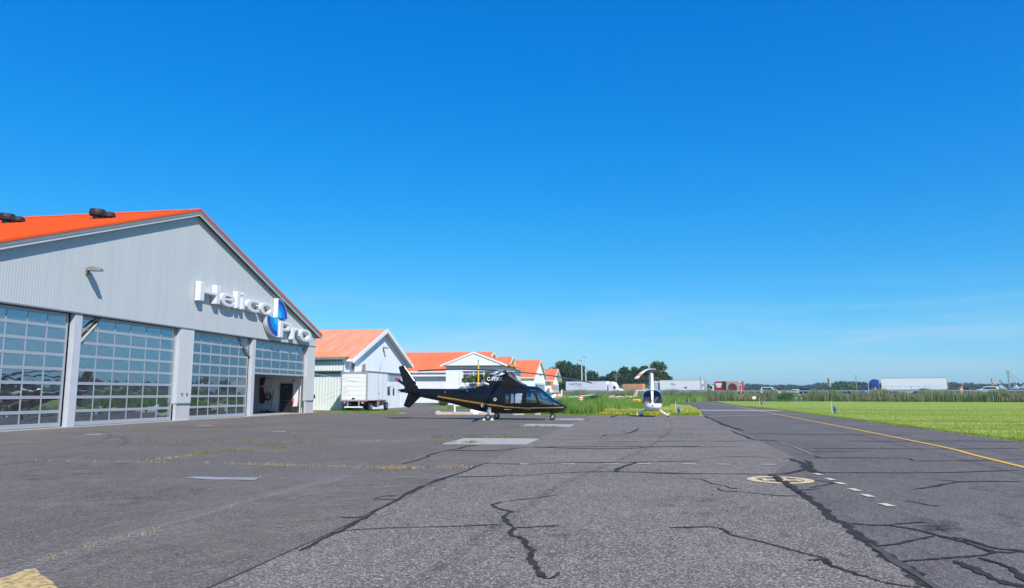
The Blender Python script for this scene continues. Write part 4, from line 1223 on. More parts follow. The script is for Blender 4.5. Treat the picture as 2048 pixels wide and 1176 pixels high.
# ------------------------------------------------ black executive helicopter
A = thing('helicopter', 'glossy black helicopter with gold stripe parked side-on on the apron', 'helicopter', (-9.1, 46.1, 0), R(-2.0))
A.scale = (1.03, 1.03, 1.03)
secA = [(-6.2,1.77,1.81,.02),(-5.9,1.66,1.86,.07),(-5.5,1.57,1.89,.12),(-4.66,1.35,1.88,.2),(-4.0,1.22,1.87,.26),(-2.55,.93,1.86,.42),(-1.7,.7,1.88,.6),(-1.3,.6,1.95,.7),(-.8,.49,2.05,.78),(-.27,.42,2.12,.8),(.7,.37,2.12,.8),(1.6,.37,2.07,.8),(2.1,.385,2.03,.8),(2.6,.4,1.99,.775),(2.85,.42,1.93,.75),(3.1,.44,1.76,.7),(3.4,.47,1.52,.64),(3.8,.54,1.19,.52),(4.1,.585,1.03,.4),(4.35,.64,.89,.22),(4.44,.69,.83,.12),(4.47,.74,.78,.03)]
stx = np.array([-3.5,-3.14,.37,.95,2.12,4.36]); stz = np.array([1.40,1.345,.86,.775,.71,.75])
W1 = [(.9,.98),(1.12,.98),(1.1,1.56),(.92,1.56)]
W2 = [(1.2,.99),(1.98,.99),(1.97,1.52),(1.9,1.58),(1.28,1.58),(1.2,1.5)]
W3 = [(2.2,1.02),(2.84,1.03),(2.7,1.4),(2.55,1.6),(2.22,1.62)]
WS = [(2.78,1.66),(2.93,1.99),(3.9,1.16),(3.84,1.08),(3.62,.9),(3.1,.92),(2.95,1.1)]
WR = [(2.12,1.76),(2.12,2.1),(2.84,2.1),(2.72,1.72)]
def clsA(c):
    x, y, z = c.T
    k = np.zeros(len(c), int)
    side = np.abs(y) > .1
    k[inpoly(x,z,W1) & side] = 1
    k[inpoly(x,z,W2) & side] = 2
    k[inpoly(x,z,W3) & side] = 3
    k[inpoly(x,z,W1) & side & (y>0)] = 8
    k[inpoly(x,z,W2) & side & (y>0)] = 9
    k[inpoly(x,z,W3) & side & (y>0)] = 10
    ws = inpoly(x,z,WS) & (np.abs(y) > .035)
    k[ws] = 4
    k[inpoly(x,z,WR) & (y < -.32)] = 5
    k[inpoly(x,z,WR) & (y > .32)] = 11
    zs = np.interp(x, stx, stz)
    k[(np.abs(z-zs) < np.interp(x,[-3.5,4.4],[.035,.028])) & (x > -3.5) & (x < 4.35) & side] = 6
    zs2 = zs-.065
    k[(np.abs(z-zs2) < .014) & (x > -3.2) & (x < .3) & side] = 7
    return k
skin(secA, -6.2, 4.47, 320, 240, 2.5, clsA, A, ['black_paint','glass_heli','glass_heli_clear','glass_heli','glass_heli','glass_heli','gold','blade_tip','glass_heli','glass_heli_clear','glass_heli','glass_heli'],
     ['fuselage','quarter_window','cabin_window','cockpit_door_window','windshield','roof_window','gold_stripe','brown_stripe','quarter_window','cabin_window','cockpit_door_window','roof_window'])
# engine and gearbox fairing; the lit strip on its front slope is painted grey
secC = [(-.38,1.98,2.5,.3),(-.33,1.9,2.59,.43),(.2,1.9,2.64,.46),(.6,1.9,2.7,.46),(.85,1.9,2.8,.43),(.95,1.9,2.8,.42),(1.2,1.9,2.62,.4),(1.5,1.9,2.4,.37),(1.8,1.9,2.21,.33),(2.0,1.92,2.1,.28),(2.08,1.95,2.05,.15)]
skin(secC, -.38, 2.08, 80, 96, 7.0, lambda c: np.where((c[:,0]>.86)&(c[:,0]<1.9)&(c[:,2]>np.interp(c[:,0],[.86,1.9],[2.62,2.1]))&(np.abs(c[:,1])<.27),1,0), A, ['black_paint','lamp_grey'], ['engine_cowling','lit_slope_strip'])
for s in (-1,1):
    MB().tube([(-.2,s*.36,2.1),(-.38,s*.4,2.14),(-.52,s*.46,2.2)],[.1,.11,.12],14,cap=False).build('exhaust', 'steel_grey', A, True)
    # main gear
    g = MB().tube([(-.02,s*.6,.75),(-.06,s*1.0,.42)],.06,8).tube([(-.06,s*1.0,.75),(-.06,s*1.02,.2)],.045,8).build('main_gear_leg', 'silver', A)
    MB().box(-.16,.06,s*.95-.03,s*.95+.03,.3,.62).build('gear_door', 'steel_white', g)
    wheel(A, (-.06, s*1.16, .18), .18, .15)
    # stabiliser
    MB().rings([[Vector((x,s*y,z)) for x,z in ((a,.0+zz),(a-.35*ch,.03+zz),(a-ch,.0+zz),(a-.35*ch,-.03+zz))] for y,a,ch,zz in ((.1,-4.55,1.0,1.62),(1.42,-5.05,.72,1.66))]).build('stabilizer', 'black_paint', A)
# nose gear
MB().tube([(3.55,0,.6),(3.6,0,.2)],.045,8).build('nose_gear_leg', 'steel_grey', A)
MB().prism([(3.45,.47),(4.4,.62),(4.44,.55),(3.62,.36),(3.5,.38)], 'y', -.14, .14).build('nose_gear_door', 'black_paint', A)
wheel(A, (3.63, .08, .17), .17, .1); wheel(A, (3.63, -.08, .17), .17, .1)
# fins
def fin(pts, y0, name, m='black_paint', th=.045):
    c = [(sum(p[0] for p in pts)/len(pts)), (sum(p[1] for p in pts)/len(pts))]
    ins = [((p[0]-c[0])*.86+c[0], (p[1]-c[1])*.95+c[1]) for p in pts]
    return MB().rings([[(p[0],y0-th,p[1]) for p in ins],[(p[0],y0,p[1]) for p in pts],[(p[0],y0+th,p[1]) for p in ins]]).build(name, m, A)
fin([(-4.72,1.85),(-5.78,3.28),(-5.86,3.33),(-6.12,3.27),(-6.16,3.2),(-5.72,1.85)], 0, 'tail_fin')
fin([(-4.68,1.36),(-5.4,.68),(-5.76,.78),(-5.78,.84),(-5.5,1.6)], 0, 'ventral_fin')
MB().tube([(-4.74,0,1.88),(-5.79,0,3.28)],.013,6).build('fin_leading_edge', 'silver', A)
# tail rotor on the left side
TR = Vector((-5.62,.28,1.98))
MB().cyl((TR.x,.05,TR.z),.05,.24,'y',10).cyl((TR.x,.26,TR.z),.1,.06,'y',10).build('tail_rotor_hub', 'steel_grey', A)
for a in (R(147), R(147+180)):
    d = Vector((math.cos(a),0,math.sin(a))); n = Vector((-d.z,0,d.x))
    def seg(r0,r1,nm,m):
        MB().rings([[TR+d*r+n*.09+Vector((0,.01,0)),TR+d*r+n*.03+Vector((0,.03,0)),TR+d*r-n*.09+Vector((0,.01,0)),TR+d*r+n*.03-Vector((0,.01,0))] for r in (r0,r1)]).build(nm, m, A)
    seg(.1,.82,'tail_blade','blade_dark'); seg(.82,1.02,'tail_blade_tip','red')
# main rotor
HU = Vector((.8,0,2.92))
MB().cyl((.8,0,2.55),.09,.4,'z',12).lathe([(.05,.3),(.24,.34),(.26,.42),(.12,.5)],(.8,0,2.5),'z',14).build('rotor_hub', 'steel_grey', A, True)
for k in range(4):
    a = R(6+90*k)
    d = Vector((math.cos(a),math.sin(a),0))
    MB().tube([HU, HU+d*.55+Vector((0,0,-.07*d.x*.55))],[.06,.05],8).build('blade_grip', 'steel_grey', A)
    blade(HU, a, .5, 5.5, .34, .38, .075, [(0,.94),(.94,1)], ['rotor_blade','rotor_blade_tip'], ['blade_grey' if k == 2 else 'blade_dark','blade_grey'], A, th=.06, twist=.22)
# cabin
MB().box(.7,3.0,-.58,.58,.66,.7).build('cabin_floor', 'cabin_dark', A)
MB().box(.62,.68,-.6,.6,.7,1.7).build('rear_bulkhead', 'cream_leather', A)
for x, nm in ((.95,'passenger_seat'),(2.15,'pilot_seat')):
    for y in (-.4,.4):
        s = MB().cham(x-.2,x+.32,y-.25,y+.25,.62,.92,.05).cham(x-.3,x-.12,y-.25,y+.25,.85,1.5,.05).build(nm, 'cream_leather' if x < 2 else 'cabin_dark', A)
MB().cham(3.0,3.5,-.5,.5,.6,1.05,.06).build('instrument_panel', 'cabin_dark', A)
# lettering and roundels
lettering('registration', 'C-FFXX', 'sign_white', A, (0,-.463,0), (1,0,0), (0,0,1), (-.3,.66,2.33,2.57), .008, .03)
for (x,z,y) in ((.28,1.22,-.81),(-.5,.83,-.765)):
    mb = MB()
    for k in range(20):
        t0, t1 = 2*math.pi*k/20, 2*math.pi*(k+1)/20
        mb.prism([(x+r*math.cos(t),z+r*math.sin(t)) for r,t in ((.055,t0),(.09,t0),(.09,t1),(.055,t1))], 'y', y-.004, y+.012)
    mb.build('roundel', 'sign_white', A)
MB().tube([(2.7,0,1.98),(2.7,0,2.1)],.04,8).build('beacon', 'black_matt', A)
MB().tube([(2.9,-.12,2.0),(2.96,-.12,2.08)],.02,6).build('pitot', 'silver', A)
for x, z in ((-3.0,1.62),(-1.55,1.7),(-1.05,1.88)): MB().box(x,x+.05,-.62 if x>-2 else -.38,-.3,z,z+.07).build('step_light', 'silver', A)
MB().box(-1.9,-1.72,-.6,-.48,1.76,1.84).build('air_scoop', 'black_matt', A)
for dx, lab in ((-.27,'left'),(.27,'right')):
    ck = MB().prism([(-.09,0),(.09,0),(0 if dx<0 else 0,.12)], 'y', -.16, .16).build('wheel_chock', 'trim_white')
    ck.location = (-9.2+dx*.9, 46.1-1.2, .002)
    tag(ck, 'white wheel chock %s the black helicopter main wheel' % ('behind' if dx < 0 else 'in front of'), 'chock', 'wheel chocks')

# ------------------------------------------------ small white helicopter, nose-on
B = thing('helicopter', 'small white helicopter with bubble windshield facing the camera on skids', 'helicopter', (0.85, 54.3, 0), R(-90.5))
secB = [(-6.5,1.3,1.42,.05),(-6.0,1.24,1.46,.09),(-3,1.12,1.5,.15),(-1.9,1.0,1.58,.22),(-1.4,.75,1.7,.38),(-1.0,.52,1.8,.54),(-.5,.42,1.87,.66),(0,.4,1.9,.7),(.6,.4,1.88,.7),(1.0,.4,1.8,.69),(1.3,.41,1.66,.66),(1.55,.45,1.47,.6),(1.75,.52,1.25,.5),(1.88,.6,1.07,.36),(1.95,.7,.92,.18),(1.97,.78,.84,.05)]
def clsB(c):
    x, y, z = c.T
    k = np.zeros(len(c), int)
    hwx = np.interp(x, [s[0] for s in secB], [s[3] for s in secB])
    ay = np.abs(y)
    post = ay < np.clip(.045+np.maximum(0, 1.06-z)*.5, .04, .2)
    ws = (x > .72) & (z > .93) & ~post & (z < 1.86)
    edge = (x < .78+.0) | ((x > .7) & (x < .8))
    k[ws & ~edge] = 1
    k[(x > -.32) & (x < .62) & (z > 1.02) & (z < 1.7) & (ay > .3)] = 2
    k[(x > -1.0) & (x < -.42) & (z > 1.1) & (z < 1.68) & (ay > .3)] = 3
    return k
skin(secB, -6.5, 1.97, 280, 120, 2.9, clsB, B, ['white_gloss','glass_bubble','glass_bubble','glass_bubble'], ['fuselage','windshield','door_window','rear_window'])
MB().box(-1.1,1.5,-.5,.5,.56,.6).build('cabin_floor', 'cabin_dark', B)
MB().box(-.95,-.9,-.45,.45,.6,1.75).build('rear_bulkhead', 'cabin_dark', B)
for y in (-.33,.33):
    MB().cham(.05,.5,y-.24,y+.24,.6,.9,.05).cham(-.08,.1,y-.23,y+.23,.8,1.38,.05).build('front_seat', 'seat_tan', B)
    MB().cham(-.75,-.35,y-.24,y+.24,.6,.9,.05).cham(-.88,-.72,y-.23,y+.23,.8,1.4,.05).build('rear_seat', 'seat_tan', B)
MB().cham(.95,1.25,-.2,.2,.6,1.05,.04).build('instrument_panel', 'cabin_dark', B)
lettering('nose_badge', 'R', 'ink_grey', B, (1.98,-.06,.76), (0,1,0), (0,0,1), (0,.12,0,.08), .004)
# mast fairing
def tear(z, l, w, x): return [(x + l*math.cos(t)*(1 if math.cos(t) > 0 else 1.4), w*math.sin(t), z) for t in (2*math.pi*k/16 for k in range(16))]
MB().rings([tear(1.82,.42,.2,-.12), tear(2.0,.3,.15,-.12), tear(2.6,.24,.13,-.1), tear(3.0,.2,.115,-.08), tear(3.05,.14,.08,-.08)]).build('mast_fairing', 'white_gloss', B, True)
MB().cyl((-.05,.0,3.0),.035,.36,'z',10).build('mast', 'steel_grey', B)
MB().tube([(-.35,-.17,1.86),(-.3,-.17,2.95)],.03,8).build('vent_tube', 'white_gloss', B)
MB().cham(-.16,.06,-.3,.3,3.28,3.42,.04).tube([(-.05,.12,2.98),(-.05,.2,3.3)],.02,6).tube([(-.05,-.12,2.98),(-.05,-.2,3.3)],.02,6).build('rotor_head', 'steel_grey', B)
# blade directions in the helicopter's own frame (x forward)
bd = math.atan2(-1.05, 4.85)
HB_ = (-.05,0,3.37)
blade(HB_, bd, .25, 5.03, .27, .82, 0, [(0,.55),(.55,.68),(.68,.84),(.84,.965),(.965,1)], ['rotor_blade']*5, ['blade_white','blade_white','blade_orange','blade_white','blade_tip'], B, th=.03, curve=1.7)
blade(HB_, bd+math.pi, .25, 5.03, .27, .62, 0, [(0,.97),(.97,1)], ['rotor_blade']*2, ['blade_dark','blade_tip'], B, th=.03, curve=1.7)
# skids
for s in (-1,1):
    sk = MB().tube([(1.75,s*1.06,.24),(1.6,s*1.07,.1),(1.4,s*1.08,.055),(-1.3,s*1.08,.055)],.045,8).build('skid', 'white_gloss', B, True)
    MB().cyl((1.38,s*1.08-.045,.0),.045,.045,'z',8).build('skid_shoe', 'black_matt', sk)
    for x in (.85,-.75):
        MB().tube([(x,s*.45,.46),(x+.03,s*.75,.28),(x+.06,s*1.07,.07)],[.055,.05,.045],8).build('skid_leg', 'white_gloss', B, True)
# tail
MB().rings([[(-6.1,.02,1.4),(-6.6,.02,1.4),(-6.6,-.02,1.4),(-6.1,-.02,1.4)],[(-6.6,.02,2.3),(-6.95,.02,2.3),(-6.95,-.02,2.3),(-6.6,-.02,2.3)]]).build('tail_fin', 'white_gloss', B)
MB().rings([[(-6.2,.02,1.3),(-6.6,.02,1.3),(-6.6,-.02,1.3),(-6.2,-.02,1.3)],[(-6.5,.02,.75),(-6.75,.02,.75),(-6.75,-.02,.75),(-6.5,-.02,.75)]]).build('lower_fin', 'white_gloss', B)
MB().box(-6.6,-6.2,-1.25,-.02,1.84,1.88).build('stabilizer', 'white_gloss', B)
MB().cyl((-6.3,.08,1.4),.05,.12,'y',8).rings([[(-6.36,.2,.72),(-6.24,.2,.72),(-6.24,.23,.72),(-6.36,.23,.72)],[(-6.36,.2,2.1),(-6.24,.2,2.1),(-6.24,.23,2.1),(-6.36,.23,2.1)]]).build('tail_rotor', 'blade_grey', B)
MB().tube([(.9,.0,.4),(.9,0,.2)],.012,6).build('antenna', 'black_matt', B)
# ================================================================== BOX TRUCK BY THE HANGAR
T = thing('box_truck', 'white cab-over box truck parked beside the pale blue hangar', 'truck', (-25.35, 63.6, 0), R(0.5))
# local: x across, y forward, z up; rear at y=0
w2 = 1.23
bx_ = MB().box(-w2,w2,0.06,5.6,1.02,3.52).build('cargo_box', 'white_side', T)
MB().box(-w2-.02,w2+.02,-.02,.1,3.36,3.56).box(-w2-.02,-w2+.1,-.02,.1,1.0,3.36).box(w2-.1,w2+.02,-.02,.1,1.0,3.36).box(-w2-.02,w2+.02,-.02,.1,.92,1.06).build('rear_frame', 'alu', bx_)
dr = MB().box(-w2+.1,w2-.1,-.005,.055,1.06,3.36).build('roll_door', 'white_box', T)
for z in (1.45,1.85,2.25,2.65,3.05):
    MB().box(-w2+.12,w2-.12,-.012,-.006,z-.006,z+.006).build('door_seam', 'steel_grey', dr)
    for x in (-.45,.4): MB().box(x-.03,x+.03,-.02,-.007,z-.03,z+.03).build('hinge', 'alu', dr)
MB().box(-.15,.1,-.04,-.007,1.1,1.22).build('door_latch', 'black_steel', dr)
for x in (-1.0,.95): MB().box(x-.12,x+.12,-.035,-.021,3.4,3.5).build('marker_light', 'steel_grey', bx_)
MB().box(w2,w2+.03,.05,5.6,3.5,3.56).box(-w2-.03,-w2,.05,5.6,3.5,3.56).build('roof_rail', 'trim_grey', bx_)
MB().box(w2+.001,w2+.02,3.0,4.1,1.08,3.35).build('side_door', 'white_box', T)
for y in (2.98,4.1): MB().box(w2+.002,w2+.03,y-.03,y+.03,1.06,3.4).build('door_trim', 'alu', T)
MB().box(w2+.02,w2+.05,3.02,3.12,1.5,1.65).build('door_handle', 'black_steel', T)
sb = MB().box(w2-.02,w2+.025,.05,5.6,.95,1.015).build('side_skirt', 'alu', T)
for k in range(7): MB().box(w2+.026,w2+.035,.2+k*.78,.55+k*.78,.96,1.0).build('reflector', 'red', sb)
MB().box(-.45,-.3,0.1,6.9,.62,.9).box(.3,.45,0.1,6.9,.62,.9).build('chassis', 'black_matt', T)
MB().box(-.9,.9,1.0,5.0,.45,.62).build('undertray', 'black_matt', T)
MB().box(-.85,.85,-.04,.04,.34,.46).build('under_bar', 'white_box', T)
for x in (-.55,.5): MB().box(x-.05,x+.05,-.03,.03,.46,.92).build('bar_post', 'alu', T)
for s in (-1,1):
    l = MB().box(s*.85-.16,s*.85+.16,-.03,.05,.72,.86).build('tail_light', 'red', T)
    MB().box(s*.85-.04,s*.85+.04,-.04,-.031,.73,.85).build('reverse_lens', 'white_gloss', l)
for y, tw in ((1.5,.42),(5.95,.24)):
    for s in (-1,1):
        wheel(T, (s*(w2-.12-tw/2), y, .4), .4, tw, 'x')
MB().box(w2-.14,w2-.08,.75,1.0,.1,.75).build('mud_flap', 'black_matt', T)
MB().box(w2-.3,w2-.05,2.6,3.4,.35,.8).build('battery_box', 'black_matt', T)
MB().box(w2-.04,w2+.02,2.9,3.3,.35,.4).box(w2-.04,w2+.02,2.9,3.3,.6,.65).box(w2-.04,w2+.02,2.9,2.95,.35,1.0).box(w2-.04,w2+.02,3.25,3.3,.35,1.0).build('side_step', 'alu', T)
def cabring(y, x, z0, z1): return [(-x,y,z0),(x,y,z0),(x,y,(z0+z1)/2+.1),(x-.12,y,z1),(-x+.12,y,z1),(-x,y,(z0+z1)/2+.1)]
cb = MB().rings([cabring(5.68,1.0,.55,2.45),cabring(6.9,1.0,.5,2.45),cabring(7.2,.97,.5,2.3),cabring(7.42,.95,.5,1.6),cabring(7.45,.93,.45,1.0)]).build('cab', 'white_gloss', T)
MB().prism([(6.2,1.45),(7.18,1.4),(7.1,2.1),(6.95,2.28),(6.2,2.28)], 'x', .93, 1.012).build('cab_window', 'glass_house', cb)
MB().box(1.0,1.015,6.1,6.14,.8,2.3).build('door_gap', 'black_matt', cb)
m = MB().tube([(.95,7.2,2.3),(1.3,7.3,2.25),(1.3,7.3,1.45)],.02,6).build('mirror_arm', 'black_matt', cb)
MB().cham(1.22,1.38,7.26,7.34,1.4,2.1,.03).build('mirror', 'black_matt', cb)
MB().prism([(5.5,.75),(6.4,.75),(6.3,1.0),(5.6,1.0)], 'x', .75, 1.02).build('wheel_arch', 'white_gloss', cb)

# ================================================================== HIGHWAY AND TRAFFIC
HA = R(157.8)
HO = Vector((68.3, 204.5)); HD = Vector((math.cos(HA), math.sin(HA))); HN = Vector((0.3778, 0.9259))
HZ = 1.35
def hw(u, v, z=0.0):
    p = HO + HD*u + HN*v
    return (p.x, p.y, HZ+z)
# embankment with a flat top, road sheet, median line
def swath(name, prof, m, u0=-260, u1=330, n=40):
    """profile [(v,z)...] swept along the highway"""
    v, f = [], []
    for k in range(n+1):
        u = u0+(u1-u0)*k/n
        for (a, z) in prof:
            p = hw(u, a, 0); v.append((p[0],p[1],z))
    w = len(prof)
    for k in range(n):
        for j in range(w-1): f.append((k*w+j,k*w+j+1,(k+1)*w+j+1,(k+1)*w+j))
    me = bpy.data.meshes.new(name); me.from_pydata(v, [], f)
    return link(name, me, m)
structure(swath('embankment', [(-22,-.049),(-9,HZ-.35),(-6,HZ-.01),(22,HZ-.01),(30,-.049)], 'lawn'))
structure(swath('highway', [(-4.4,HZ),(20,HZ)], 'asphalt_road'))
structure(swath('gravel_shoulder', [(-6.2,HZ+.004),(-4.2,HZ+.008)], 'concrete'))

# guard rail: beam and posts
gr = thing('guard_rail', 'long galvanised steel guard rail along the raised highway', 'guard rail', hw(0,-5.2))
prof = [(0,.45),(-.08,.52),(-.02,.6),(-.08,.68),(0,.75)]
v, f = [], []
us = [(-160+k*6) for k in range(60)]
for u in us:
    p = HD*u
    for a, z in prof: q = p + HN*a; v.append((q.x,q.y,z+.25))
for k in range(len(us)-1):
    for j in range(4): f.append((k*5+j,k*5+j+1,(k+1)*5+j+1,(k+1)*5+j))
me = bpy.data.meshes.new('rail_beam'); me.from_pydata(v, [], f); link('rail_beam', me, 'galv', gr)
pm = None
for k in range(75):
    u = -60+k*2.4
    q = HD*u + HN*.1
    if pm is None:
        o0 = MB().box(-.06,.06,-.06,.06,-.3,.95).build('rail_post', 'galv', gr); pm = o0; o0.location = (q.x,q.y,0)
    else:
        o = pm.copy(); COL.objects.link(o); o.location = (q.x,q.y,0)

def heading(fwd_left): return HA if fwd_left else HA + math.pi
def car(name, label, u, v, left, m, L=4.6, hb=.85, ht=1.5, kind='suv', lift=0.0):
    c = thing(name, label, 'car', hw(u, v, lift), heading(left))
    h = L/2
    if kind == 'suv': prof = [(-h,.35),(-h,.95),(-h+.1,hb+.1),(-h+.25,ht-.15),(-h+.5,ht),(h*.12,ht),(h*.5,hb+.12),(h-.15,hb-.1),(h,.6),(h,.32)]
    elif kind == 'pickup': prof = [(-h,.4),(-h,hb+.1),(-h*.25,hb+.1),(-h*.2,ht),(h*.2,ht),(h*.48,hb+.1),(h-.15,hb),(h,.6),(h,.35)]
    else: prof = [(-h,.4),(-h+.05,hb),(-h+.6,hb+.08),(-h*.35,ht-.03),(0,ht),(h*.2,ht-.06),(h*.58,hb+.08),(h-.2,hb-.12),(h,.55),(h,.3)]
    ys = [(-.92,.97,.0),(-.85,1,.0),(0,1.0,.02),(.85,1,.0),(.92,.97,.0)]
    rs = []
    for y, k, up in ys:
        ring = []
        for x, z in prof:
            yy = y if z < hb+.12 else y*(1-.2*(z-hb)/(ht-hb))
            ring.append((x*k, yy, z+up))
        rs.append(ring)
    body = MB().rings(rs).build('body', m, c)
    if kind == 'suv': wn_ = [(-h+.45,hb+.12),(-h+.6,ht-.13),(h*.1,ht-.12),(h*.42,hb+.12)]
    elif kind == 'pickup': wn_ = [(-h*.2,hb+.14),(-h*.16,ht-.1),(h*.18,ht-.1),(h*.4,hb+.14)]
    else: wn_ = [(-h*.62,hb+.08),(-h*.33,ht-.12),(h*.16,ht-.14),(h*.48,hb+.08)]
    for s in (-1,1):
        MB().rings([[(x,s*(.93 if z<hb+.3 else .8),z) for x,z in wn_],[(x,s*(.9 if z<hb+.3 else .77),z) for x,z in wn_]]).build('side_window', 'glass_car', c)
        MB().box(h-.12,h-.02,s*.65-.15,s*.65+.15,.6,.72).build('headlight', 'white_gloss', c)
        MB().box(-h-.01,-h+.08,s*.7-.12,s*.7+.12,.75,.95).build('tail_light', 'red', c)
        for x in (-h*.62,h*.62): wheel(c, (x,s*.82,.33), .33, .22)
    return c
def truck(name, label, u, v, left, cabm, boxm, L=16.0, sleeper=True, bottom=1.15, top=4.1, cabL=None, flat=False):
    """tractor and trailer; u = middle of the trailer box"""
    t = thing(name, label, 'truck', hw(u, v), heading(left))
    h = L/2
    tr = MB().box(-h,h,-1.28,1.28,bottom,top).build('trailer', boxm, t)
    MB().box(-h-.02,h+.02,-1.3,1.3,top-.1,top+.03).box(-h-.02,h+.02,-1.3,1.3,bottom-.06,bottom+.06).box(-h-.03,-h+.08,-1.3,1.3,bottom,top).build('trailer_rail', 'alu', tr)
    for x in (-h+1.2,-h+2.5):
        for s in (-1,1): wheel(t, (x,s*1.0,.5), .5, .5)
    MB().box(-h+4.5,h-4,-1.2,-1.15,.35,bottom-.07).box(-h+4.5,h-4,1.15,1.2,.35,bottom-.07).build('side_skirt', 'steel_white', t)
    # tractor
    x0 = h+.7
    top2 = 3.9 if sleeper else 3.0
    def sec(x,w,z0,z1): return [(x,-w,z0),(x,w,z0),(x,w,z1-.25),(x,w-.2,z1),(x,-w+.2,z1),(x,-w,z1-.25)]
    cb = MB().rings([sec(x0,1.2,.7,top2-.25),sec(x0+1.0,1.2,.7,top2),sec(x0+1.8,1.15,.7,top2-.3),sec(x0+2.6,1.1,.7,2.5),sec(x0+2.7,1.05,.7,1.9),sec(x0+4.0,.95,.65,1.6),sec(x0+4.3,.85,.5,1.35)]).build('cab', cabm, t)
    for s in (-1,1):
        MB().prism([(x0+1.65,1.75),(x0+2.55,1.75),(x0+2.4,2.45),(x0+1.65,2.5)], 'y', s*1.17-.03, s*1.17+.03).build('cab_window', 'glass_car', cb)
        for x in (x0-1.2,x0+.1,x0+3.2): wheel(t, (x,s*1.0,.5), .5, .35)
        MB().box(x0+2.3,x0+2.45,s*1.35-.08,s*1.35+.08,1.8,2.5).build('mirror', 'black_matt', cb)
    MB().rings([[(x0+1.95,-1.0,3.0),(x0+1.95,1.0,3.0),(x0+2.64,1.02,2.05),(x0+2.64,-1.02,2.05)],[(x0+2.0,-1.0,3.05),(x0+2.0,1.0,3.05),(x0+2.72,1.02,2.05),(x0+2.72,-1.02,2.05)]]).build('windshield', 'glass_car', cb)
    MB().box(x0-2.2,x0+4.1,-.5,.5,.5,.75).build('chassis', 'black_matt', t)
    return t, tr
# camera-facing side of a vehicle driving left is its left side (+y); driving right its right side (-y)
t1, tr1 = truck('semi_truck', 'white semi truck with dark lettering heading right in front of the trees', 93.6, 4.0, False, 'white_gloss', 'white_side', L=14.6)
lettering('trailer_lettering', 'YAMTAS', 'ink', tr1, (0,-1.285,0), (1,0,0), (0,0,1), (-6.2,-1.6,2.75,3.5), .01, .0)
lettering('trailer_lettering', 'LOGISTICS', 'ink_grey', tr1, (0,-1.285,0), (1,0,0), (0,0,1), (-3.9,-1.4,2.3,2.5), .01, .0)
t2, tr2 = truck('semi_truck', 'white semi trailer with small grey marks behind the white helicopter', 59.6, -1.2, True, 'steel_white', 'white_side', L=13.6, sleeper=True)
MB().box(-6.8,-5.6,1.281,1.29,1.3,4.0).build('rear_panel', 'white_box', tr2)
for a, b, c, d in ((2.4,3.3,3.0,3.15),(1.8,3.4,2.75,2.85),(2.0,3.2,2.55,2.63),(-1.6,-.7,1.6,2.1),(-6.5,-6.1,2.2,2.9),(-6.0,-5.8,1.7,2.2)):
    MB().box(a,b,1.29,1.3,c,d).build('printed_mark', 'ink_grey', tr2)
t4, tr4 = truck('semi_truck', 'white semi trailer pulled by a blue tractor on the right of the highway', -.7, -1.2, True, 'truck_blue', 'white_side', L=14.6)
MB().box(-7.3,-6.35,1.281,1.295,1.25,4.0).build('rear_panel', 'white_box', tr4)
MB().box(-6.3,7.2,1.281,1.288,1.95,2.0).build('side_rail', 'alu', tr4)
MB().box(.4,.6,1.281,1.29,1.55,1.75).build('printed_mark', 'ink', tr4)
# red truck with picture panels
rt = thing('delivery_truck', 'red and black delivery truck with picture panels on the highway', 'truck', hw(46.6,-1.2), heading(True))
MB().box(-4.4,3.2,-1.25,1.25,1.0,3.6).build('cargo_box', 'truck_red', rt)
MB().box(-3.6,-.1,1.251,1.262,1.02,3.58).build('picture_panel', 'tan_panel', rt)
mb = MB(); mb.prism([(-1.85+1.3*math.cos(2*math.pi*k/28), 1.7+1.35*math.sin(2*math.pi*k/28)) for k in range(28)], 'y', 1.264, 1.27); mb.v=[(x,y,max(z,1.03)) for x,y,z in mb.v]; mb.build('picture_panel', 'truck_maroon', rt)
MB().box(-.1,1.0,1.251,1.264,1.02,3.58).build('picture_panel', 'ink', rt)
MB().box(1.2,2.9,1.251,1.264,2.5,3.1).box(1.5,2.7,1.251,1.264,1.9,2.4).build('painted_words', 'white_box', rt)
MB().box(-4.38,-3.65,1.251,1.266,1.02,3.58).build('picture_panel', 'white_box', rt)
MB().box(-4.3,-3.75,1.267,1.275,1.1,2.4).build('picture_panel', 'red', rt)
MB().box(-4.2,-3.9,1.267,1.275,2.6,3.3).build('picture_panel', 'ink', rt)
cbr = MB().rings([[(3.4,-1.1,.5),(3.4,1.1,.5),(3.4,1.1,2.6),(3.4,-1.1,2.6)],[(4.6,-1.1,.5),(4.6,1.1,.5),(4.6,1.0,2.6),(4.6,-1.0,2.6)],[(5.1,-1.05,.5),(5.1,1.05,.5),(5.1,1.0,1.5),(5.1,-1.0,1.5)]]).build('cab', 'white_gloss', rt)
MB().box(4.0,4.7,1.08,1.115,1.5,2.3).build('cab_window', 'glass_car', cbr)
for x in (-3,4.1):
    for s in (-1,1): wheel(rt, (x,s*.95,.48), .48, .35)
car('pickup_truck', 'white pickup with light cap passing beyond the reeds', 34.6, -1.2, False, 'white_gloss', 5.2, 1.05, 1.9, 'suv')
car('sport_utility_vehicle', 'dark blue-black car on the highway left of the blue truck', 24.3, -2.2, False, 'car_dark', 4.7, .9, 1.55, 'suv', .0)
car('sedan', 'black sedan in front of the long white trailer', -3.1, -3.0, False, 'car_dark', 4.7, .85, 1.4, 'sedan', .0)
car('sport_utility_vehicle', 'white sport utility vehicle on the far right of the highway', -16.2, -1.2, True, 'white_gloss', 4.9, .95, 1.65, 'suv', .2)
car('sedan', 'small white car between the pickup and the dark car', 28.9, 2.5, True, 'white_gloss', 4.2, .8, 1.35, 'sedan')
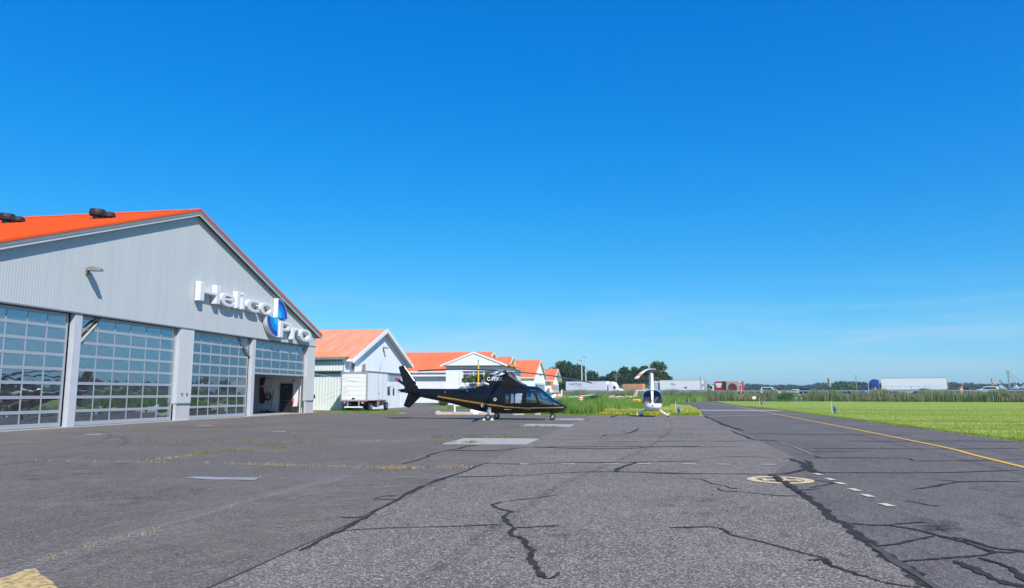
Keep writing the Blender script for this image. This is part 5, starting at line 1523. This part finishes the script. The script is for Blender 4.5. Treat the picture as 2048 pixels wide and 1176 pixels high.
# stack of freight behind the road
ct = thing('freight_container', 'orange and brown freight container behind the white lorry', 'container', hw(79.5, 9, 0), HA)
MB().box(-3.4,3.4,-1.2,1.2,.6,3.2).build('body', 'container', ct)
for k in range(14): MB().box(-3.2+k*.47,-3.05+k*.47,1.19,1.24,.7,3.1).build('rib', 'container', ct)
MB().box(-3.4,3.4,-1.2,1.2,.2,.58).build('flat_deck', 'black_matt', ct)
for x in (-2.4,2.4): wheel(ct, (x,1.0,.4), .4, .3)
MB().box(-3.38,-2.0,1.245,1.26,.8,3.0).build('end_panel', 'roof_orange', ct)

# barrels and markers on the shoulder
def barrel(loc, h, r, label, group, n=3, tilt=0, m='orange'):
    b = thing('traffic_barrel', label, 'barrel', loc, 0, group)
    MB().lathe([(r*1.15,0),(r*1.15,.05),(r,.06),(r*.92,h*.5),(r*.85,h*.95),(r*.3,h)], n=14).build('body', m, b, False)
    for k in range(n):
        z = h*(.2+.7*k/max(1,n)); 
        MB().lathe([(r*.93,z),(r*1.02,z+.01),(r*1.0,z+h*.1),(r*.9,z+h*.11)], n=14).build('reflective_band', 'white_gloss', b)
    return b
for u, h, r, lab in ((58.0,.9,.3,'orange barrel in front of the white trailer with grey marks'),(41.8,1.2,.3,'orange barrel right behind the red truck'),(33.6,.8,.3,'orange barrel in front of the white pickup'),
                  (7.9,1.5,.32,'tall orange barrel in front of the blue tractor'),(-10.8,1.5,.32,'tall orange barrel right of the long white trailer'),(-12.7,.9,.3,'low orange barrel left of the white vehicle'),(-20.1,.9,.3,'orange barrel at the far right end of the highway')):
    barrel(hw(u,-4.9,.25), h, r, lab, 'orange barrels on the highway shoulder', 2)
os_ = thing('leaning_marker', 'tall orange marker board leaning above the white vehicle', 'marker', hw(-17.6,1.5,1.2), HA)
MB().rings([[(-.15,-.05,0),(.15,-.05,0),(.15,.05,0),(-.15,.05,0)],[(.15,-.05,2.6),(.5,-.05,2.6),(.5,.05,2.6),(.15,.05,2.6)]]).build('board', 'orange', os_)
MB().box(-.04,.04,-.04,.04,-1.2,.0).build('post', 'galv', os_)
for (x, y), h, lab in (((-10.84,100.2),1.75,'striped orange and white barrel behind the black helicopter nose'),((-7.55,95.7),1.45,'striped orange and white barrel standing in the tall weeds')):
    barrel((x,y,-.05), h, .32, lab, 'striped barrels in the weeds', 4)
# poles
def pole(name, label, loc, h, r, m, arms=(), lean=0.0, cat='pole'):
    p = thing(name, label, cat, loc)
    MB().tube([(0,0,-.2),(lean,0,h)],[r,r*.65],8).build('shaft', m, p)
    for z, l, dx in arms:
        a = MB().box(-l/2,l/2,-.06,.06,z-.06,z+.06).build('crossarm', m, p)
        for k in (-.42,0,.42): MB().lathe([(.03,0),(.05,.05),(.02,.16)],(l*k,0,z+.06),n=8).build('insulator', 'steel_grey', a)
    return p
for x, y, h, lab in ((-19.2,250.4,12.6,'shorter pale light mast by the left trees'),(-17.9,250.6,13.7,'taller pale light mast by the left trees')):
    p = pole('light_mast', lab, (x,y,0), h, .28, 'steel_white', cat='light mast')
    MB().box(-1.1,.2,-.2,.2,h-.1,h+.12).build('luminaire', 'steel_grey', p)
pole('utility_pole', 'wooden utility pole with crossarms before the dark tree group', (-7.85,252.3,0), 8.2, .18, 'wood_pole', ((7.9,2.0,0),(7.0,1.6,0)))
pole('utility_pole', 'leaning grey pole at the end of the white trailer with grey marks', hw(52.4,-6.5,-.5), 5.6, .16, 'wood_pole', lean=-.35)
pole('utility_pole', 'grey wooden pole left of the blue tractor', hw(12.0,-6.5,-.5), 5.4, .13, 'wood_pole')
pole('sign_post', 'thin pole in front of the blue tractor cab', hw(9.3,-6,-.5), 4.2, .09, 'steel_white')
pole('sign_post', 'thin white post in front of the long white trailer', hw(4.0,-7,-.5), 2.8, .08, 'steel_white')
pole('sign_post', 'thin post beside the tall orange barrel right of the trailer', hw(-11.2,-5.6,-.5), 3.6, .08, 'steel_white')
sl_ = thing('concrete_silo', 'pale concrete tower rising before the far wood behind the dark car', 'silo', (133, 560, 0))
MB().lathe([(1.2,0),(1.2,12),(1.0,12.3),(.2,12.7)], n=16).build('shaft', 'concrete', sl_, False)
MB().box(-.3,.3,-1.5,-1.15,2,11).build('ladder_cage', 'galv', sl_)

# grain elevator at the far right
def silo(x, y, r, h, lab):
    s = thing('grain_silo', lab, 'silo', (x,y,0), 0, 'grain silos')
    MB().lathe([(r,0),(r,h*.33),(r*1.01,h*.335),(r,h*.66),(r*1.01,h*.665),(r,h)], n=24).build('drum', 'galv', s)
    MB().lathe([(r*1.03,h),(r*.25,h+r*.55),(r*.2,h+r*.65),(.1,h+r*.7)], n=24).build('cone_roof', 'galv', s)
silo(249,572,4.0,4.6,'leftmost domed grain silo at the far right horizon'); silo(258.5,571,4.2,4.2,'middle grain silo below the elevator pipes'); silo(265,573,4.5,4.8,'wide grain silo at the right picture edge'); silo(275,574,5,5.2,'grain silo beyond the right picture edge')
ge = thing('grain_elevator', 'tall grey grain elevator tower with slanted pipes at far right', 'elevator', (254.4,571.3,0))
MB().box(-.35,.35,-.35,.35,0,16.0).build('leg_tower', 'steel_grey', ge)
MB().box(-.8,.8,-.6,.6,16,17.2).build('head_house', 'steel_grey', ge)
MB().tube([(.6,0,16),(9,0,9)],.16,6).build('spout', 'steel_grey', ge); MB().tube([(.6,0,14),(5,0,8)],.16,6).build('spout', 'steel_grey', ge)
MB().box(3.0,3.5,-.3,.3,0,9.5).build('support', 'steel_grey', ge); MB().box(-5.5,-5,-.3,.3,0,10.5).build('support', 'steel_grey', ge); MB().box(-6,-4.4,-.6,.6,9.6,10.6).build('walkway', 'steel_grey', ge)

# ================================================================== SMALL AIRFIELD THINGS
def edge_light(x, y, label, h=.5, stake=True):
    e = thing('taxiway_light', label, 'light', (x,y,-.05), 0, 'blue taxiway edge lights')
    MB().cyl((0,0,0),.06,.2,'z',10).build('stem', 'blue_lamp', e)
    MB().lathe([(.06,.2),(.1,.22),(.11,h*.8),(.09,h),(.03,h+.05)], n=14).build('lens', 'blue_lamp', e, True)
    if stake: MB().tube([(-.22,.05,0),(-.26,.05,1.05)],.02,6).build('stake', 'stake', e)
edge_light(3.0,60.5,'blue taxiway light right of the small white helicopter', .55); edge_light(16.57,107.9,'farther blue taxiway light on the lawn edge', .6); edge_light(15.96,65.9,'nearest blue taxiway light on the right lawn', .6)
edge_light(16.3,150,'tiny dark taxiway light near the reeds', .6, False)
for dx, lab in ((-.25,'left of two thin grey stakes standing on the lawn'),(.3,'right of two thin grey stakes standing on the lawn')):
    p = thing('survey_stake', lab, 'stake', (17.9+dx,90,-.05)); MB().tube([(0,0,0),(.05,0,1.1)],.035,6).build('shaft', 'galv', p); MB().box(-.05,.1,-.03,.03,1.08,1.2).build('cap', 'galv', p)
ts = thing('taxiway_sign', 'yellow taxiway sign with black characters left of the white helicopter', 'sign', (-.45,95,-.05), R(5))
MB().cham(-.5,.5,-.1,.1,.3,.95,.02).build('panel', 'sign_yellow', ts)
lettering('sign_text', '<B', 'ink', ts, (0,-.103,0), (1,0,0), (0,0,1), (-.3,.34,.45,.78), .004)
for x in (-.35,.35): MB().cyl((x,0,0),.03,.3,'z',8).build('leg', 'steel_grey', ts)
ws = thing('notice_board', 'small white square notice at the foot of the reeds', 'sign', (22.0,152,-.05))
MB().box(-.3,.3,-.02,.02,.5,1.05).build('panel', 'white_gloss', ws); MB().cyl((0,.05,0),.03,1.0,'z',8).build('post', 'galv', ws)

# timber and bench behind the black helicopter
def beam(x0, y0, x1, y1, h, w, m, label):
    a, b = Vector((x0,y0)), Vector((x1,y1)); L = (b-a).length
    o = thing('timber_beam', label, 'beam', (x0,y0,0), math.atan2(y1-y0,x1-x0), 'beams lying along the apron edge')
    MB().cham(0,L,-w/2,w/2,0,h,.03).build('beam', m, o)
    MB().box(-.012,-.001,-w/2+.02,w/2-.02,.03,h-.04).build('end_grain', 'concrete', o)
beam(-15.6,56.0,-12.75,56.35,.2,.3,'wood','left wooden beam under the black helicopter tail')
beam(-15.6,56.3,-16.6,60.5,.2,.3,'wood','wooden beam running back from the left beam end')
beam(-12.3,56.5,-10.9,56.7,.2,.3,'wood','wooden beam behind the main wheels of the black helicopter')
beam(-9.6,56.2,-8.75,56.3,.24,.3,'wood','short beam under the belly of the black helicopter')
beam(-7.9,56.2,-7.45,56.25,.24,.3,'concrete','stubby pale block under the cockpit of the black helicopter')
bl = thing('barrier_block', 'white plastic barrier block behind the black helicopter', 'barrier', (-12.4,57.3,0), R(8))
MB().rings([[(-.75,-.2,0),(.75,-.2,0),(.75,.2,0),(-.75,.2,0)],[(-.72,-.08,.4),(.72,-.08,.4),(.72,.08,.4),(-.72,.08,.4)]]).build('shell', 'white_gloss', bl); MB().box(-.3,.3,-.09,.09,.4,.46).build('handle', 'white_gloss', bl)
tb = thing('trestle', 'low white trestle bench under the black helicopter boom', 'bench', (-15.0,63.3,0), R(6))
MB().box(-1.0,1.0,-.15,.15,.52,.62).build('top', 'white_gloss', tb)
for x in (-.9,.9):
    for y in (-.12,.12): MB().box(x-.06,x+.06,y-.03,y+.03,0,.52).build('leg', 'white_gloss', tb)
yp = [(-22.0,100.5,5.6,'yellow pole with grey cap rising behind the black rotor fairing'),(-19.9,118,6.6,'second yellow pole right of the office')]
for x, y, h, lab in yp:
    p = thing('yellow_pole', lab, 'pole', (x,y,0)); MB().cyl((0,0,0),.1,h,'z',10).build('shaft', 'post_yellow', p); MB().cyl((0,0,h),.05,.5,'z',8).lathe([(.03,.4),(.12,.45),(.1,.6),(.02,.62)],(0,0,h),n=8).build('cap', 'steel_grey', p)
# thin rods standing in for parts of a helicopter parked behind the hangar corner
for (a, b, lab) in (((-27.9,60.3,1.0),(-25.8,62.5,2.1),'upper thin grey rod leaning by the hangar corner'),((-27.8,60.5,.6),(-25.8,62.8,1.75),'lower thin grey rod leaning by the hangar corner'),((-27.6,60,3.3),(-24.7,62,2.65),'thin drooping grey blade beside the hangar corner')):
    p = thing('corner_rod', lab, 'bar', a); d = Vector(b)-Vector(a)
    MB().tube([(0,0,0), d*.5+Vector((0,0,.02)), d],.022,6).build('bar', 'steel_grey', p); MB().tube([d, d+Vector((.12,.0,-.02))],.035,6).build('tip', 'steel_grey', p)

# parked light aircraft half hidden in weeds
def aeroplane(name, label, loc, rz, m, span=9.0, high=True, bank=0.0, L=7.0, dih=.1):
    a = thing(name, label, 'aeroplane', loc, rz)
    rs = []
    for x, r, z in ((L*.45,.1,1.0),(L*.4,.42,1.0),(L*.2,.55,1.1),(0,.58,1.15),(-L*.2,.35,1.15),(-L*.5,.1,1.25)):
        rs.append([(x, r*math.cos(2*math.pi*k/12), z+r*math.sin(2*math.pi*k/12)) for k in range(12)])
    MB().rings(rs).build('fuselage', m, a, True)
    zz = 1.72 if high else .85
    for s in (-1,1):
        MB().rings([[(.7,s*.2,zz),(.2,s*.2,zz+.16),(-.75,s*.2,zz),(.2,s*.2,zz-.04)],[(.6,s*span/2,zz+dih),(.15,s*span/2,zz+dih+.1),(-.55,s*span/2,zz+dih),(.15,s*span/2,zz+dih-.03)]]).build('wing', m, a)
        MB().rings([[(-L*.42,s*.05,1.3),(-L*.5,s*.05,1.3),(-L*.5,s*.05,1.26),(-L*.42,s*.05,1.26)],[(-L*.45,s*1.5,1.3),(-L*.5,s*1.5,1.3),(-L*.5,s*1.5,1.26),(-L*.45,s*1.5,1.26)]]).build('tailplane', m, a)
        wheel(a, (.2,s*.9,.22), .22, .14)
    MB().rings([[(-L*.36,-.03,1.3),(-L*.5,-.03,1.3),(-L*.5,.03,1.3),(-L*.36,.03,1.3)],[(-L*.47,-.03,2.3),(-L*.53,-.03,2.3),(-L*.53,.03,2.3),(-L*.47,.03,2.3)]]).build('tail_fin', m, a)
    MB().prism([(L*.25,1.3),(.9,1.75),(-.4,1.78),(-.9,1.4)], 'y', -.45, .45).build('canopy', 'glass_car', a)
    MB().box(L*.46,L*.475,-.9,.9,.93,1.07).build('propeller', 'black_matt', a)
    return a
aeroplane('light_aircraft', 'white light aircraft with one long wing showing above the weeds', (-12.2,110.5,-.1), R(-97), 'white_gloss', 11.4, False, .0, 7.0, .62)
aeroplane('light_aircraft', 'faded pink light aircraft hull lying in the tall grass', (-3.3,131,-.3), R(185), 'pink_hull', 5.0, False, .0, 5.6)
# ================================================================== VEGETATION
def leaves(name, pts, size, m, parent=None, flat=0.0):
    """leaf-clump faces: one bent quad each, random facing"""
    n = len(pts)
    size = np.broadcast_to(np.asarray(size, float), (n,)) * rng.uniform(.6, 1.4, n)
    a = rng.normal(size=(n,3)); a /= np.linalg.norm(a, axis=1)[:,None]
    b = rng.normal(size=(n,3)); b -= (b*a).sum(1)[:,None]*a; b /= np.linalg.norm(b, axis=1)[:,None]
    c = np.cross(a, b)
    s = size[:,None]*.5
    V = np.stack([pts-a*s*1.2, pts-b*s*.8+c*s*.25, pts+a*s*1.2, pts+b*s*.8+c*s*.25], 1).reshape(-1,3)
    Q = np.arange(n*4).reshape(-1,4)
    return fastmesh(name, V, Q, m, parent)

def crown_pts(n, blobs):
    """points near the shells of overlapping blobs: [(cx,cy,cz,rx,rz)]"""
    vol = np.array([b[3]**2*b[4] for b in blobs]); k = rng.choice(len(blobs), n, p=vol/vol.sum())
    d = rng.normal(size=(n,3)); d /= np.linalg.norm(d, axis=1)[:,None]
    r = rng.random(n)**.45 * rng.uniform(.82, 1.12, n)
    B_ = np.array(blobs)[k]
    return B_[:,:3] + d*r[:,None]*np.stack([B_[:,3],B_[:,3],B_[:,4]],1)

def tree(x, y, h, w, label, m='leaf_tree', n=11000, leaf=.6, low=.05, group='trees beyond the highway', seed=0):
    rs = random.Random(seed)
    t = thing('broadleaf_tree', label, 'tree', (x,y,0), 0, group)
    tr = MB().tube([(0,0,-.3),(.1,.05,h*.3),(.0,.1,h*.62)],[.035*h,.026*h,.012*h],9)
    blobs = []
    nb = 18
    for k in range(nb):
        a = rs.uniform(0,6.28); rr = rs.uniform(.1,.75)*w*.5; z = h*rs.uniform(low+.04,.84)
        tap = 1-max(0,(z/h-.55))*1.3
        bx, by = rr*math.cos(a)*tap, rr*math.sin(a)*tap
        br = w*rs.uniform(.19,.29)*max(.55,tap)
        blobs.append((bx,by,z,br,br*rs.uniform(.75,1.0)))
        if k % 2 == 0: tr.tube([(.05,.05,h*.28),(bx*.5,by*.5,(z+h*.3)*.5),(bx,by,z)],[.014*h,.01*h,.004*h],6)
    blobs.append((0,0,h*.87,w*.2,h*.13))
    tr.build('trunk', 'bark', t)
    leaves('crown', crown_pts(n, blobs), leaf, m, t)
    return t
TD = [(-33.5,289,10.5,8,'leftmost dark tree rising behind the farthest hangar'),(-28.9,289,14.3,9.5,'tall full tree left of the light masts'),(-23.6,290.5,13.0,8.5,'broad tree directly behind the light masts'),(-18.2,291,10.2,8,'lower rounded tree right of the light masts'),(-14.2,292,8.2,5.5,'small tree at the right end of the left group'),
      (-9.6,292.5,10.2,6.5,'leftmost slim tree of the right dark group'),(-5.8,293,12.0,6.2,'upright dark tree behind the utility pole'),(-1.9,293.7,11.9,6.0,'dark tree in the middle of the right group'),(1.9,294.5,12.3,6.5,'dark tree left of the rotor hub'),(6.4,295,14.2,7.6,'tallest light-green tree right of the white rotor mast'),(9.6,296,10.0,4.6,'right-hand edge tree of the dark group')]
for i, (x,y,h,w,lab) in enumerate(TD):
    tree(x, y, h, w*1.55, lab, 'leaf_tree_light' if i in (9,) else 'leaf_tree', seed=i+3)
# scrub under the trees
for i, (x, y, h, w, lab) in enumerate(((-30,280,3.5,9,'low scrub under the left trees'),(-4.5,276,5.0,9,'grey green bush below the dark trees'),(4,276,5.5,10,'pale bush at the foot of the tallest tree'))):
    s = thing('roadside_bush', lab, 'bush', (x,y,0))
    leaves('foliage', crown_pts(2200, [(rng.uniform(-w/2.6,w/2.6), rng.uniform(-1,1), h*rng.uniform(.3,.6), w*.22, h*.4) for _ in range(7)]), .5, 'leaf_reed' if i else 'leaf_tree', s)
    MB().tube([(0,0,0),(.2,0,h*.5)],[.12,.05],6).tube([(0.5,0,0),(1.2,0,h*.5)],[.1,.04],6).build('stem', 'bark', s)
# distant wood along the horizon
N = 52000
u = rng.uniform(-120, 900, N)
ridge = 9.4 + 1.2*np.sin(u/37) + .8*np.sin(u/13+1) + .8*np.sin(u/5.1) + 0.6*np.sin(u/2.3)
dep = rng.uniform(0, 60, N)
P = np.stack([u-40, 900 - u*.38 + dep, rng.random(N)**.6*(ridge + dep*.03)*rng.uniform(.9,1.03,N)], 1)
tag(leaves('distant_wood', P, 3.0, 'leaf_far_hazy'), 'dark wooded ridge along the whole horizon', 'wood', kind='stuff')
N = 16000
u = rng.uniform(0, 500, N)
top = 4.5 + 2.5*np.sin(u/19) + 1.8*np.sin(u/7+2) + 1.2*np.sin(u/3.3)
P = np.stack([20+u*.8, 520 - u*.3 + rng.uniform(0,25,N), rng.random(N)**.7*np.maximum(top,1.2)], 1)
tag(leaves('hedgerow', P, 1.6, 'leaf_tree_light'), 'line of lighter field trees below the far wood', 'hedgerow', kind='stuff')

# reeds in front of the highway
RA, RB = Vector((14.0,164.0)), Vector((112.0,146.0))
def reedline(n, spread, x0=0.0, x1=1.0):
    t = rng.uniform(x0, x1, n); p = np.stack([RA.x+(RB.x-RA.x)*t, RA.y+(RB.y-RA.y)*t], 1)
    d = np.array([.18,.98])
    return np.concatenate([p + d*(rng.random(n)*spread)[:,None], np.full((n,1),-.05)], 1), t
p1, t1_ = reedline(60000, 7.0, -.35, 1.1)
hh = 1.7 + .3*np.sin(t1_*61) + .25*np.sin(t1_*150+1) + .2*np.sin(t1_*331)
blades('reed_bed', p1, hh, .1, 'leaf_reed', lean=.25, label='long bed of grey green reeds between lawn and highway', cat='reeds')
p2, t2_ = reedline(9000, 1.6, -.2, 1.1); p2[:,1] -= .8
k2 = np.sin(t2_*23)+.6*np.sin(t2_*57+2) > .35
blades('dry_reeds', p2[k2], 1.05, .09, 'leaf_reed_brown', lean=.3, label='brown dry stems along the front of the reed bed', cat='reeds')
p3, t3_ = reedline(2500, .5, -.1, 1.05); p3[:,1] -= 1.4
blades('reed_foot_grass', p3, .5, .08, 'leaf_shrub', lean=.5, label='darker grass at the foot of the reeds', cat='grass')
for k in range(17):
    t = .06+k*.058
    f = thing('fence_post', 'thin grey post of the wire fence before the reeds', 'fence post', (RA.x+(RB.x-RA.x)*t-.35, RA.y+(RB.y-RA.y)*t-1.9, -.05), 0, 'fence posts before the reeds')
    MB().tube([(0,0,0),(.03*(k%3-1),0,1.35)],.035,6).build('shaft', 'galv', f); MB().box(-.05,.05,-.05,.05,1.33,1.37).build('cap', 'galv', f)
# tall weeds behind the apron
def region(n, poly):
    xs = [p[0] for p in poly]; ys = [p[1] for p in poly]
    q = rng.uniform([min(xs),min(ys)], [max(xs),max(ys)], (n*3,2))
    q = q[inpoly(q[:,0], q[:,1], poly)][:n]
    return np.concatenate([q, np.full((len(q),1),-.05)], 1)
tall = region(20000, [(-13,78),(-1.5,78),(1.0,86),(4,102),(2,128),(-14,128),(-13,100)])
blades('tall_weeds', tall, .7 + .4*np.sin(tall[:,0]*.9)*np.sin(tall[:,1]*.4), .045, 'leaf_tall', lean=.4, label='tall bright green weeds behind the black helicopter nose', cat='weeds')
near = region(9000, [(-9.5,58.3),(-3.6,58.3),(-3.0,64),(-4,71),(-8.5,71)])
blades('tall_grass', near, .95 + .3*np.sin(near[:,0]*1.7), .035, 'leaf_tall', lean=.45, label='clump of tall grass at the apron edge by the helicopter nose', cat='grass')
back = region(16000, [(-13,128),(0,122),(10,140),(14,162),(-20,200),(-25,170)])
blades('rough_grass', back, 1.1, .1, 'leaf_tall', lean=.4, label='rough tall growth running back toward the highway', cat='grass')
br = region(24000, [(-24,185),(14,165),(20,176),(-14,214)])
blades('reed_bank', br, 1.7, .13, 'leaf_reed', lean=.3, label='reeds below the highway behind the white helicopter', cat='reeds')
# shorter grass bands with yellow flowers around the white helicopter
sg_ = region(16000, [(-9,57.0),(4.3,56.9),(5.4,71.8),(-9,71.8)])
blades('verge_growth', sg_, .13, .025, 'leaf_lawn', lean=.8, label='short verge grass behind the white helicopter', cat='grass')
fl = np.concatenate([region(900, [(-3.6,58.2),(2.2,58.2),(2.8,65),(-3.0,65)]), region(400, [(-6,77.5),(5.5,77.5),(5.6,80),(-6,80)]), region(500, [(2.5,63),(5,63),(5,70),(3,70)])])
blades('yellow_flowers', fl, .2, .05, 'flower_yellow', lean=.4, label='yellow wildflowers under and behind the white helicopter', cat='flowers')
gl = region(6000, [(-28,61.6),(-20,59.2),(-20.5,62.5),(-27.5,66.5)])
blades('apron_edge_grass', gl, .14, .025, 'leaf_lawn', lean=.7, label='narrow grass strip in front of the box truck', cat='grass')
gl2 = region(5000, [(-22,76),(-15,76),(-14,92),(-21,94)])
blades('lane_grass', gl2, .3, .035, 'leaf_tall', lean=.6, label='grass patch seen under the black helicopter boom', cat='grass')
def shrub(x, y, h, w, lab, m='leaf_shrub', n=900, z=0.0):
    s = thing('shrub', lab, 'shrub', (x,y,z))
    leaves('foliage', crown_pts(n, [(rng.uniform(-w/4,w/4), rng.uniform(-w/4,w/4), h*rng.uniform(.35,.7), w*.3, h*.32) for _ in range(6)]), .16, m, s)
    MB().tube([(0,0,-.1),(.05,0,h*.5)],[.04,.02],6).tube([(.1,0,-.1),(.25,.1,h*.55)],[.03,.015],6).build('stem', 'bark', s)
shrub(-6.6,60.2,1.1,1.3,'dark green shrub at the apron edge by the helicopter nose')
shrub(-22.6,101.2,1.4,1.6,'leafy bush below the middle office windows', 'leaf_bush', 700, 2.9)
shrub(-24.1,101.2,1.0,1.1,'small bush below the left office window', 'leaf_bush', 350, 2.9)
shrub(-20.9,101.3,1.8,.9,'upright bush at the right end of the office windows', 'leaf_bush', 600, 2.9)
shrub(-6.2,100,1.5,2.4,'rounded dark bush in the weeds behind the striped barrel')
shrub(-24.6,92,1.2,1.6,'bush by the hangar wall seen under the tail fin')
shrub(27.5,150,1.9,4.0,'dense green bush standing out of the reeds', 'leaf_shrub', 1500)
# ================================================================== AIR
hz = bpy.data.materials.new('haze_air'); hz.use_nodes = True
nt = hz.node_tree; nt.nodes.remove(nt.nodes['Principled BSDF'])
pv = node(nt, 'ShaderNodeVolumePrincipled')
pv.inputs['Color'].default_value = (0.75, 0.87, 1.0, 1)
pv.inputs['Density'].default_value = 0.00026
pv.inputs['Anisotropy'].default_value = 0.2
nt.links.new(pv.outputs[0], nt.nodes['Material Output'].inputs['Volume'])
MATS['haze_air'] = hz
tag(MB().box(-2700,2700,-500,3700,-1.2,34).build('haze', 'haze_air'), kind='stuff')
